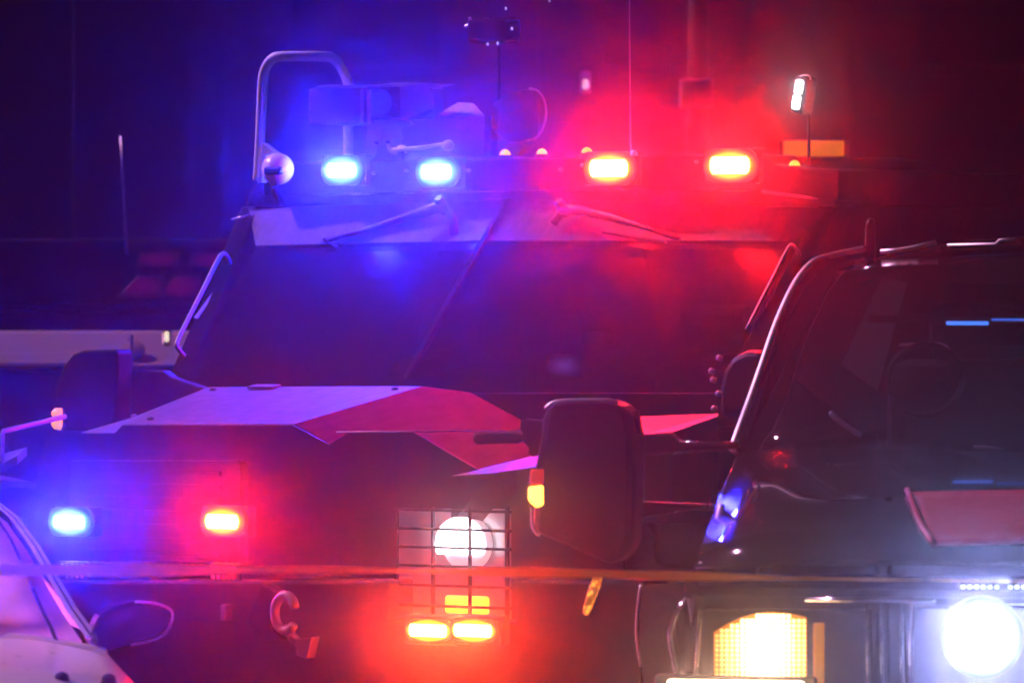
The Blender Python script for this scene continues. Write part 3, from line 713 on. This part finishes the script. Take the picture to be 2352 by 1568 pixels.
# hood: grid from cowl to nose
hc = [(40, 1466), (90, 1470), (142, 1480), (196, 1492), (246, 1500)]
row0 = [P(x, y, 0.06+0.02*(4-i)) for i, (x, y) in enumerate(hc)]
row0 = [mir(row0[1]), mir(row0[0]), Vector((cvx, row0[0].y-0.03, row0[0].z+0.03))] + row0
def nxt(r, dyy, dz, shrink):
    return [Vector((cvx+(p.x-cvx)*shrink, p.y-dyy, p.z+dz)) for p in r]
row1 = nxt(row0, 0.45, -0.055, 1.02); row2 = nxt(row0, 0.9, -0.135, 1.0); row3 = nxt(row0, 1.15, -0.25, 0.94); row4 = nxt(row0, 1.2, -0.6, 0.94)
sheet('hood', [row0, row1, row2, row3, row4], CW, car, 0.02)
sd = row0[-1]
prism('front_fender', [sd, row1[-1], row2[-1], row3[-1], row4[-1], row4[-1]+Vector((0, 0, -0.15)), sd+Vector((0.03, 0, -0.85))], (-0.05, 0, 0), CW, car, 0.01)
bs = [sd, sd+Vector((0.02, 0, -0.85)), sd+Vector((0.02, 2.6, -0.85)), sd+Vector((0, 2.6, 0.03))]
prism('body_side', bs, (-0.06, 0, 0), CW, car, 0.02)
prism('body_side', [mir(p) for p in bs], (0.06, 0, 0), CW, car, 0.02)
sg = [po[-1]+Vector((0.0, 0.05, 0)), po[0]+Vector((0, 0.05, 0)), po[0]+Vector((0, 1.4, 0)), po[-1]+Vector((0, 2.2, 0))]
prism('side_window', sg, (-0.006, 0, 0), M['cruiser_glass'], car, 0.001)
prism('cowl_trim', [P(20, 1452, 0.02), P(100, 1460, 0.02), P(245, 1484, 0.02), P(248, 1500, 0.06), P(142, 1484, 0.1), P(40, 1470, 0.13), P(0, 1462, .14)], (0, 0.02, -0.02), CW, car, 0.003)
# dark reflections on the hood, built as small rubber domes
for x, y in ((142, 1556), (250, 1560)):
    c = P(x, y, 0.62)
    lathe('washer_nozzle', [(-0.01, 0.020), (0.008, 0.016), (0.014, 0.007)], c, (0, -0.3, 1), M['rubber'], car, 10)
dl = po[0].lerp(mir(po[0]), 0.5)+Vector((0.12, 0.30, -0.05))
dm = box('cabin_lamp', dl, (0.34, 0.07, 0.05), M['black'], car, 0.01)  # unseen lamp added in the cabin to brighten the windshield
box('lens', dl+Vector((0.02, -0.038, -0.012)), (0.30, 0.012, 0.022), glow('cabin_lamp_lens', (1.0, 0.30, 0.90), 12), dm, 0.003)
arealight('cabin_lamp_beam', dm, dl+Vector((0.02, -0.05, -0.014)), 0.30, 0.04, (1.0, 0.16, 0.80), 3800, tilt=(24, 30))
# mirror
mo = [(210, 1452), (228, 1412), (262, 1392), (310, 1381), (352, 1384), (384, 1394), (396, 1408), (392, 1432), (380, 1452), (352, 1468), (300, 1480), (246, 1494), (222, 1484)]
mm = prism('door_mirror', tp_ := [P(x, y, 0.03) for x, y in mo], (0, 0.10, 0), M['black_car'], car, 0.014)
tube('mirror_rim', spline([P(x, y, 0.032) for x, y in mo[3:11]], 4), 0.0028, M['satin'], mm, 8)
prism('mirror_foot', [P(x, y, 0.0) for x, y in ((205, 1466), (240, 1462), (250, 1500), (225, 1500))], (0, 0.12, 0), M['black'], mm, 0.006)
for y in (-1.0, 1.75):
    wv = lathe('wheel', [(-0.1, 0.22), (-0.1, 0.34), (0.1, 0.34), (0.1, 0.22)], (sd.x-0.1, y, 0.34), (1, 0, 0), M['rubber'], car, 28)
    wv2 = lathe('wheel', [(-0.1, 0.22), (-0.1, 0.34), (0.1, 0.34), (0.1, 0.22)], (2*cvx-sd.x+0.1, y, 0.34), (1, 0, 0), M['rubber'], car, 28)
box('underbody', (cvx, 0.6, 0.42), (1.5, 4.0, 0.3), M['black'], car, 0.02)

# ------------------------------------------------------------------ dark pickup, right
fq = Frame((1692-CX)/F*15.0, 15.0, 12)
pk = thing('pickup_truck', fq, 'black pickup truck at the right edge with bright headlights and large towing mirror', 'pickup truck')
Q = fq.px
BK = M['black_car']
W2 = 0.98                                        # half width; centre line at x = W2
def qm(p): return Vector((2*W2-p.x, p.y, p.z))
qp = [(1690, 1034, 0.0), (1708, 985, -0.06), (1732, 920, -0.16), (1760, 840, -0.27), (1792, 748, -0.40), (1830, 665, -0.52), (1864, 618, -0.60), (1900, 596, -0.66), (1990, 577, -0.74)]
qo = [Q(*p) for p in qp]
qi = [Q(x+14, y+6, u+0.004) for x, y, u in qp[:-1]]
tube('pillar', spline(qo, 4), 0.017, BK, pk, 10)
tube('pillar_trim', spline([Q(x-8, y-3, u+0.014) for x, y, u in qp], 4), 0.0115, M['satin'], pk, 8)  # bright metal tube added to make the pillar highlight
rows = []
for p in qi:
    m_ = qm(p); row = []
    for j in range(15):
        s = j/14; bul = 4*s*(1-s); row.append(p.lerp(m_, s)+Vector((0, -0.14*bul, 0.02*bul)))
    rows.append(row)
sheet('windshield', rows, M['pickup_glass'], pk, 0.005)
# roof
top = qo[-1]; nR = 11
def rrow(y, z, inset):
    r = []
    for j in range(nR):
        s = j/(nR-1); bul = 1-(2*s-1)**4
        r.append(Vector((0.0+inset+(2*W2-2*inset)*s, y, z+0.09*bul*1.0)))
    return r
zt = Q(1880, 612, -0.62).z
sheet('roof', [rrow(0.64, zt-0.035, 0.17), rrow(0.75, zt-0.01, 0.165), rrow(1.2, zt, 0.16), rrow(2.2, zt-0.02, 0.16)], BK, pk, 0.03)
# cab sides, rear, bed
zb_ = Q(1692, 1034, 0).z
def side(x, sgn):
    prism('door', [Vector((x, -0.05, zb_)), Vector((x, 2.3, zb_)), Vector((x, 2.3, 0.55)), Vector((x, -0.05, 0.55))], (sgn*0.07, 0, 0), BK, pk, 0.012)
    prism('side_window', [Vector((x+sgn*0.01, 0.0, zb_)), Vector((x+sgn*0.16, 0.62, zt-0.03)), Vector((x+sgn*0.16, 2.1, zt-0.03)), Vector((x+sgn*0.01, 2.25, zb_))], (sgn*0.006, 0, 0), M['pickup_glass'], pk, 0.001)
side(0.0, 1); side(2*W2, -1)
prism('rear_window', [Vector((0.18, 2.25, zb_+0.05)), Vector((2*W2-0.18, 2.25, zb_+0.05)), Vector((2*W2-0.25, 2.2, zt-0.05)), Vector((0.25, 2.2, zt-0.05))], (0, 0.01, 0), M['black'], pk, 0.001)
box('cargo_bed', (W2, 3.3, 0.95), (2*W2-0.06, 1.9, 0.85), BK, pk, 0.03)
box('rear_bulkhead', (W2, 2.3, 1.0), (2*W2-0.2, 0.05, 0.9), M['black'], pk, 0.0)
# interior
box('dashboard', (W2, 0.15, zb_-0.14), (1.7, 0.5, 0.14), M['matte'], pk, 0.04)
for x in (0.5, 1.42):
    st = box('seat', (x, 1.15, zb_-0.15), (0.52, 0.16, 0.75), M['seat'], pk, 0.06)
    box('headrest', (x, 1.12, zb_+0.30), (0.28, 0.10, 0.17), M['seat'], st, 0.05)
vb = box('visor_light_bar', Q(2224, 737, -0.5)+Vector((0, 0.02, 0.006)), (0.55, 0.04, 0.022), M['black'], pk, 0.003)
box('lens', Q(2222, 742, -0.44), (96/fq.ppm(-0.4), 0.02, 0.010), glow('visor_blue', (0.06, 0.22, 1.0), 4.0), vb, 0.003)
box('lens', Q(2318, 734, -0.44), (80/fq.ppm(-0.4), 0.02, 0.006), glow('visor_blue_dim', (0.06, 0.2, 1.0), 2.0), vb, 0.002)
tube('steering_wheel', [Q(2125, 872, -0.30)+Vector((math.cos(t)*0.10, 0.03*math.sin(t), math.sin(t)*0.095)) for t in [2*math.pi*i/32 for i in range(33)]], 0.008, M['black'], pk, 8)
tube('headrest_trim', spline([Q(2066, 792, -0.55), Q(2120, 789, -0.55), Q(2160, 790, -0.55), Q(2178, 800, -0.55), Q(2184, 816, -0.55)], 5), 0.004, M['satin'], pk, 8)
tube('dash_trim', spline([Q(1908, 948, -0.12), Q(1935, 972, -0.1), Q(1975, 998, -0.08)], 5), 0.008, M['satin'], pk, 8)
tube('dash_trim', spline([Q(2236, 1026, -0.05), Q(2290, 1030, -0.05), Q(2345, 1046, -0.05)], 5), 0.005, M['satin'], pk, 8)
# hood, cowl
hood = []
def hrow(x0, y0, u, zc):
    e_ = Q(x0, y0, u); r = []
    for j in range(13):
        s = j/12; bul = 1-(2*s-1)**2; flat = 1-abs(2*s-1)**6
        r.append(Vector((e_.x+(2*W2-2*e_.x)*s, e_.y-0.10*bul, e_.z+zc*flat)))
    return r
hood = [hrow(1694, 1042, 0.0, 0.02), hrow(1668, 1100, 0.25, 0.045), hrow(1640, 1172, 0.60, 0.05), hrow(1612, 1250, 0.95, 0.05), hrow(1596, 1300, 1.12, 0.03)]
sheet('hood', hood, BK, pk, 0.02)
# red reflection on the hood, built as a coloured sheet
rd = [Q(2084, 1122, 0.45), Q(2100, 1125, 0.45), Q(2140, 1248, 0.98), Q(2118, 1250, 0.98)]
def on_hood(dx, dy):
    best = None
    for ri in range(len(hood)-1):
        for rk in range(8):
            for sj in range(12):
                for sk in range(4):
                    a_, c_ = rk/8, sk/4
                    p = hood[ri][sj].lerp(hood[ri][sj+1], c_).lerp(hood[ri+1][sj].lerp(hood[ri+1][sj+1], c_), a_)
                    wp = fq.M @ p
                    ex, ey = CX+wp.x/wp.y*F-dx, HY-(wp.z-HC)/wp.y*F-dy
                    e2 = ex*ex+ey*ey
                    if best is None or e2 < best[0]: best = (e2, ri+a_, sj+c_)
    return best[1:]
def hood_at(r_, s_):
    ri, sj = min(int(r_), len(hood)-2), min(int(s_), 11); a_, c_ = r_-ri, s_-sj
    return hood[ri][sj].lerp(hood[ri][sj+1], c_).lerp(hood[ri+1][sj].lerp(hood[ri+1][sj+1], c_), a_)
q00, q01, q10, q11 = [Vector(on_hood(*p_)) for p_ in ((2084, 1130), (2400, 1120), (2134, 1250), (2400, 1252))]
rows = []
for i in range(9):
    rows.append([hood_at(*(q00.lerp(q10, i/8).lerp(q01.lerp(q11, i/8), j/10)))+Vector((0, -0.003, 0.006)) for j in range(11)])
sheet('hood_panel', rows, paint('red_panel', (0.27, 0.02, 0.045), 0.35, var=0.2), pk, 0.004)  # reflected red light painted as a sheet on the hood
tube('panel_lip', [r_[0]+Vector((0, 0, 0.004)) for r_ in rows], 0.008, bpy.data.materials['red_panel'], pk, 8)  # bright left edge of the painted reflection
# front end
k = fq.ppm(1.15)
zf = Q(1700, 1308, 1.15).z
xl = Q(1560, 1375, 1.15).x
box('front_panel', (W2, -1.12, zf-0.36), (2*W2-2*xl-0.02, 0.08, 0.70), BK, pk, 0.02)
prism('front_fender', [Q(1690, 1036, 0.0), Q(1640, 1172, 0.60), Q(1596, 1304, 1.12), Q(1552, 1380, 1.14), Q(1552, 1640, 1.14), Q(1500, 1640, 0.8), Q(1690, 1640, 0)], (0.06, 0, 0), M['matte'], pk, 0.012)
prism('wheel_flare', [Q(1468, 1340, 0.75), Q(1552, 1372, 1.0), Q(1552, 1640, 1.0), Q(1478, 1640, 0.85), Q(1462, 1470, 0.8)], (0.1, 0.12, 0), M['matte'], pk, 0.015)
gb = prism('grille_bar', [Q(1600, 1338, 1.22), Q(2420, 1352, 1.22), Q(2420, 1374, 1.22), Q(1600, 1370, 1.22)], (0, 0.05, 0), BK, pk, 0.008)
tube('grille_trim', [Q(1850, 1376, 1.24), Q(2150, 1380, 1.24)], 0.006, M['chrome'], pk, 8)
# corner lamp bezel: curved bright edges
tube('bezel_edge', spline([Q(1582, 1372, 1.2), Q(1558, 1400, 1.21), Q(1542, 1440, 1.21), Q(1540, 1470, 1.21), Q(1552, 1530, 1.2), Q(1566, 1590, 1.2)], 5), 0.007, M['chrome'], pk, 8)
tube('bezel_edge', spline([Q(1610, 1395, 1.2), Q(1606, 1440, 1.21), Q(1602, 1500, 1.21), Q(1596, 1580, 1.2)], 5), 0.006, M['chrome'], pk, 8)
prism('bezel_clip', [Q(1578, 1372, 1.22), Q(1598, 1374, 1.22), Q(1594, 1400, 1.22), Q(1588, 1440, 1.22), Q(1582, 1400, 1.22)], (0, 0.02, 0), M['chrome'], pk, 0.002)
# amber turn lamp with prism lens
tl = prism('turn_lamp', [Q(1614, 1400, 1.20), Q(1990, 1400, 1.20), Q(1990, 1640, 1.20), Q(1600, 1640, 1.20)], (0, 0.05, 0), M['black'], pk, 0.006)
beads = []
arch = lambda x: 1410+34*((x-1768)/110.0)**2 if x < 1768 else 1410+12*((x-1768)/84.0)**2
for r in range(21):
    for c_ in range(18):
        x = 1646+c_*11.8; y = 1414+r*11.2
        if x > 1850 or y < arch(x): continue
        c0 = Q(x, y, 1.225); s_ = 4.0/k
        beads.append(([c0+Vector((-s_, 0, -s_)), c0+Vector((s_, 0, -s_)), c0+Vector((s_, 0, s_)), c0+Vector((-s_, 0, s_)), c0+Vector((0, -0.004, 0))], [(0, 1, 4), (1, 2, 4), (2, 3, 4), (3, 0, 4)]))
tgm = radial_glow('turn_bead', [(0.30, (9, 7.0, 4.2)), (0.60, (4.5, 3.0, 1.1)), (0.98, (1.9, 0.9, 0.13))], 1.0)
for n_ in tgm.node_tree.nodes:
    if n_.type == 'MAPPING':
        n_.inputs['Location'].default_value = (-1.0, 0, -0.75); n_.inputs['Scale'].default_value = (1.8, 0, 1.05)
v, f = join(beads)
bd = obj('lens_prism', v, f, tgm, tl); bd['kind'] = 'stuff'
bk = [Q(x, arch(x)-5, 1.212) for x in (1640, 1670, 1700, 1735, 1768, 1800, 1830, 1852)] + [Q(1852, 1640, 1.212), Q(1640, 1640, 1.212)]
prism('lens_back', bk, (0, 0.006, 0), glow('turn_back', (1.0, 0.36, 0.04), 0.12), tl, 0.0)
prism('side_reflector', [Q(1868, 1430, 1.215), Q(1892, 1430, 1.215), Q(1892, 1640, 1.215), Q(1868, 1640, 1.215)], (0, 0.01, 0), glow('reflector_amber', (1.0, 0.36, 0.05), 0.35), tl, 0.003)
arealight('turn_lamp_beam', tl, Q(1748, 1500, 1.24), 0.16, 0.12, (1.0, 0.48, 0.22), 22)
lw = box('fog_lamp', Q(1690, 1592, 1.22), (0.40, 0.04, 0.09), M['black'], pk, 0.01)
box('lens', Q(1690, 1592, 1.245), (0.34, 0.02, 0.065), glow('fog_lens', (1.0, 0.8, 0.5), 8), lw, 0.01)
arealight('fog_lamp_beam', lw, Q(1690, 1590, 1.262), 0.30, 0.04, (1.0, 0.58, 0.36), 100)
for x in (1992, 2024, 2070):
    tube('grille_rod', [Q(x, 1385, 1.21), Q(x+4, 1640, 1.21)], 0.005, M['chrome'], pk, 8)
# white headlight in a square bezel
hl_ = prism('headlight', [Q(2096, 1388, 1.20), Q(2420, 1388, 1.20), Q(2420, 1640, 1.20), Q(2096, 1640, 1.20)], (0, 0.05, 0), M['grey'], pk, 0.004)
tube('bezel', [Q(2094, 1640, 1.23), Q(2094, 1470, 1.23), Q(2097, 1386, 1.23), Q(2110, 1390, 1.23), Q(2420, 1398, 1.23)], 0.0075, M['chrome'], hl_, 8)
c = Q(2256, 1462, 1.24)
lathe('lens', [(0, 0.100), (0.012, 0.096), (0.02, 0.065), (0.024, 0.01)], c, (0, -1, 0), radial_glow('beam_lens', [(0.26, (8, 8.5, 9)), (0.46, (1.7, 2.1, 2.6)), (0.68, (0.5, 0.72, 1.15)), (0.97, (0.06, 0.10, 0.28))], 1.0), hl_, 40)  # soft glow round the headlight put into the lens emission
arealight('headlight_beam', hl_, c+Vector((0, -0.03, 0)), 0.12, 0.11, (0.34, 0.38, 1.0), 700)
lb_ = box('led_bar', Q(2290, 1347, 1.26)+Vector((0, 0.02, 0)), (0.22, 0.02, 0.022), M['black'], pk, 0.003)  # backing for reflected white dots, built as glowing blocks
for i in range(11):
    if i == 6: continue
    box('led', Q(2212+i*15.5, 1347, 1.255), (0.009, 0.008, 0.008), glow('bar_led', (0.8, 0.92, 1.0), 2.0) if i == 0 else bpy.data.materials['bar_led'], lb_, 0.002)
lr = box('roof_light_bar', Q(2200, 572, -0.78), (0.42, 0.14, 0.014), BK, pk, 0.008)
tube('edge', [Q(2022, 578, -0.68), Q(2060, 575, -0.68), Q(2100, 568, -0.68), Q(2150, 556, -0.68)], 0.006, M['satin'], lr, 8)  # roof highlights built as bright metal tubes
tube('edge', [Q(2176, 564, -0.68), Q(2286, 562, -0.68), Q(2296, 552, -0.68), Q(2335, 550, -0.68)], 0.005, M['satin'], lr, 8)
prism('bar_foot', [Q(x, y, -0.68) for x, y in ((2284, 560), (2296, 552), (2300, 566), (2290, 576))], (0, 0.05, 0), BK, lr, 0.003)
for x, y in ((2157, 575), (2342, 560)):
    lathe('bolt', [(0, 0.009), (0.012, 0.008)], Q(x, y, -0.66), (0, -1, 0.2), M['chrome'], lr, 10)
at = prism('antenna_stub', [Q(x, y, -0.75) for x, y in ((1987, 600), (1988, 510), (1994, 500), (2008, 504), (2010, 600))], (0, 0.02, 0), M['black'], pk, 0.004)
tube('antenna_edge', [Q(1988, 590, -0.745), Q(1989, 520, -0.745), Q(1998, 500, -0.745)], 0.0025, M['chrome'], at, 6)
# towing mirror
um = 0.25
tm = [(1240, 1000), (1243, 965), (1250, 940), (1272, 925), (1320, 920), (1395, 920), (1430, 930), (1448, 955), (1456, 1000), (1458, 1100), (1452, 1240), (1435, 1280), (1400, 1298), (1270, 1240), (1236, 1226), (1222, 1210), (1224, 1090)]
mi = prism('tow_mirror', [Q(x, y, um) for x, y in tm], (0, 0.16, 0), M['black'], pk, 0.022)
tube('mirror_edge', spline([Q(x, y, um-0.01) for x, y in ((1252, 938), (1272, 923), (1320, 918), (1395, 918), (1420, 924))], 4), 0.004, M['satin'], mi, 8)  # highlights on the mirror rim, built as bright metal tubes
tube('mirror_edge', spline([Q(x, y, um-0.01) for x, y in ((1222, 1160), (1222, 1205), (1232, 1224), (1240, 1228))], 4), 0.004, M['satin'], mi, 8)
prism('mirror_arm', [Q(x, y, 0.12) for x, y in ((1440, 1000), (1540, 994), (1560, 1014), (1694, 1014), (1694, 1030), (1548, 1042), (1440, 1050))], (0, 0.06, 0), M['black'], pk, 0.01)
prism('mirror_arm', [Q(x, y, 0.12) for x, y in ((1440, 1150), (1660, 1160), (1640, 1172), (1548, 1176), (1440, 1195))], (0, 0.06, 0), M['black'], pk, 0.01)
tube('arm_edge', [Q(1560, 1014, 0.13), Q(1664, 1015, 0.13)], 0.003, M['chrome'], pk, 6)
tube('arm_edge', [Q(1548, 1042, 0.13), Q(1556, 1038, 0.13), Q(1672, 1033, 0.13)], 0.004, M['chrome'], pk, 6)
tube('arm_edge', [Q(1546, 1178, 0.13), Q(1556, 1173, 0.13), Q(1622, 1170, 0.13), Q(1633, 1128, 0.13)], 0.0035, M['chrome'], pk, 6)
tube('fender_edge', spline([Q(1658, 1162, 0.62), Q(1652, 1185, 0.66), Q(1640, 1230, 0.8), Q(1622, 1270, 0.95), Q(1610, 1300, 1.1)], 4), 0.010, M['satin'], pk, 10)  # highlight on the fender edge, built as a bright metal tube
prism('hood_latch', [Q(x, y, 0.7) for x, y in ((1680, 1222), (1690, 1212), (1686, 1238), (1676, 1246))], (0, 0.02, 0), M['chrome'], pk, 0.003)
tube('arch_edge', spline([Q(1472, 1342, 0.8), Q(1464, 1400, 0.8), Q(1462, 1460, 0.8), Q(1472, 1530, 0.8)], 4), 0.003, M['satin'], pk, 8)
ind = prism('mirror_indicator', [Q(x, y, um+0.02) for x, y in ((1218, 1076), (1246, 1074), (1248, 1168), (1214, 1166), (1210, 1120))], (0, 0.05, 0), M['black'], mi, 0.006)
prism('upper_lens', [Q(x, y, um+0.03) for x, y in ((1219, 1078), (1246, 1078), (1246, 1112), (1216, 1112))], (0, 0.02, 0), glow('lens_red_dim', (1.0, 0.06, 0.05), 0.35), mi, 0.003)
prism('lower_lens', [Q(x, y, um+0.034) for x, y in ((1212, 1118), (1246, 1114), (1246, 1160), (1230, 1166), (1212, 1148))], (0, 0.02, 0), glow('lens_amber_hot', (1.0, 0.48, 0.06), 5.5), mi, 0.006)
arealight('indicator_beam', mi, Q(1230, 1139, um+0.05), 0.026, 0.036, (1.0, 0.36, 0.05), 120)
br = prism('mirror_clamp', [Q(x, y, um-0.03) for x, y in ((1194, 966), (1206, 962), (1244, 966), (1244, 1044), (1222, 1048), (1212, 1040), (1214, 1028), (1206, 1020), (1200, 1012), (1200, 994), (1194, 984))], (0, 0.05, 0), M['black'], mi, 0.004)
prism('clamp_handle', [Q(x, y, um-0.03) for x, y in ((1084, 1002), (1094, 991), (1186, 992), (1204, 996), (1204, 1010), (1188, 1018), (1092, 1021), (1086, 1012))], (0, 0.03, 0), M['black'], mi, 0.006)
prism('clamp_post', [Q(x, y, um-0.05) for x, y in ((1452, 944), (1464, 942), (1472, 996), (1456, 998))], (0, 0.03, 0), M['black'], mi, 0.003)
sml = prism('side_marker', [Q(x, y, um+0.02) for x, y in ((1368, 1312), (1384, 1312), (1382, 1340), (1360, 1400), (1348, 1416), (1336, 1410), (1338, 1392), (1352, 1344))], (0, 0.03, 0), M['black'], mi, 0.004)
mkm, t_, b_ = nt('amber_prism')
vt = t_.nodes.new('ShaderNodeTexVoronoi'); vt.inputs['Scale'].default_value = 75
tc_ = t_.nodes.new('ShaderNodeTexCoord'); t_.links.new(tc_.outputs['Object'], vt.inputs['Vector'])
rr_ = t_.nodes.new('ShaderNodeMapRange'); rr_.inputs['From Max'].default_value = 0.6; rr_.inputs['To Min'].default_value = 3.2; rr_.inputs['To Max'].default_value = 0.25
t_.links.new(vt.outputs['Distance'], rr_.inputs['Value']); t_.links.new(rr_.outputs[0], b_.inputs['Emission Strength'])
b_.inputs['Emission Color'].default_value = (1.0, 0.36, 0.03, 1); b_.inputs['Base Color'].default_value = (1.0, 0.4, 0.05, 1)
prism('marker_lens', [Q(x, y, um+0.028) for x, y in ((1367, 1314), (1382, 1314), (1380, 1340), (1358, 1398), (1348, 1414), (1338, 1408), (1340, 1392), (1354, 1344))], (0, 0.01, 0), mkm, mi, 0.004)
for x in (0.14, 2*W2-0.14):
    for y in (-0.75, 3.2):
        wv = lathe('wheel', [(-0.13, 0.25), (-0.13, 0.38), (-0.1, 0.41), (0.1, 0.41), (0.13, 0.38), (0.13, 0.25)], (x, y, 0.41), (1, 0, 0), M['rubber'], pk, 28)
        lathe('rim', [(-0.13, 0.24), (-0.08, 0.2), (0.08, 0.2), (0.13, 0.24)], (x, y, 0.41), (1, 0, 0), M['chrome'], wv, 24)
box('underbody', (W2, 1.2, 0.48), (1.6, 4.2, 0.26), M['black'], pk, 0.02)

# ------------------------------------------------------------------ caution tape across the view
tape_m, t_, b_ = nt('tape_plastic')
b_.inputs['Base Color'].default_value = (0.85, 0.55, 0.02, 1); b_.inputs['Roughness'].default_value = 0.28
out = t_.nodes['Material Output']
trn = t_.nodes.new('ShaderNodeBsdfTranslucent'); trn.inputs['Color'].default_value = (0.9, 0.6, 0.04, 1)
mxs = t_.nodes.new('ShaderNodeMixShader'); mxs.inputs[0].default_value = 0.28
t_.links.new(b_.outputs[0], mxs.inputs[1]); t_.links.new(trn.outputs[0], mxs.inputs[2]); t_.links.new(mxs.outputs[0], out.inputs['Surface'])
ftp = Frame(0, 12.2, 0)
pa, pb = [], []
N = 120
for i in range(N+1):
    s = i/N; x = -200+2760*s
    y = 1304+12*s+22*s*s + 2.5*math.sin(9*s+1)
    hgt = 7.5+3.5*math.sin(5.1*s+0.4)+4*math.sin(13*s)+2.0*math.sin(41*s)
    tilt = 0.03*math.sin(6*s+0.6)
    pa.append(ftp.px(x, y-hgt, u=0.03+tilt)); pb.append(ftp.px(x, y+hgt, u=-0.03-tilt*0.5))
tape = ribbon('caution_tape', pa, pb, tape_m, None, Vector((0, 0.0006, 0)))
tape.matrix_world = ftp.M
tape['label'] = 'thin yellow caution tape stretched across the whole view in front of the vehicles'; tape['category'] = 'caution tape'

# ------------------------------------------------------------------ haze
hm = bpy.data.materials.new('haze_air'); hm.use_nodes = True
t_ = hm.node_tree; t_.nodes.clear()
o_ = t_.nodes.new('ShaderNodeOutputMaterial'); pv = t_.nodes.new('ShaderNodeVolumePrincipled')
pv.inputs['Color'].default_value = (0.92, 0.92, 0.94, 1); pv.inputs['Density'].default_value = HAZE_DENSITY
pv.inputs['Anisotropy'].default_value = HAZE_G; pv.inputs['Density Attribute'].default_value = ''
t_.links.new(pv.outputs[0], o_.inputs['Volume'])
try: hm.cycles.homogeneous_volume = True
except Exception: pass
try: hm.cycles.volume_sampling = 'EQUIANGULAR'
except Exception: pass
try: hm.volume_intersection_method = 'FAST'
except Exception: pass
v, f = boxm((0, 33, 5), (70, 80, 12))
hz = obj('haze', v, f, hm, None); hz['kind'] = 'stuff'
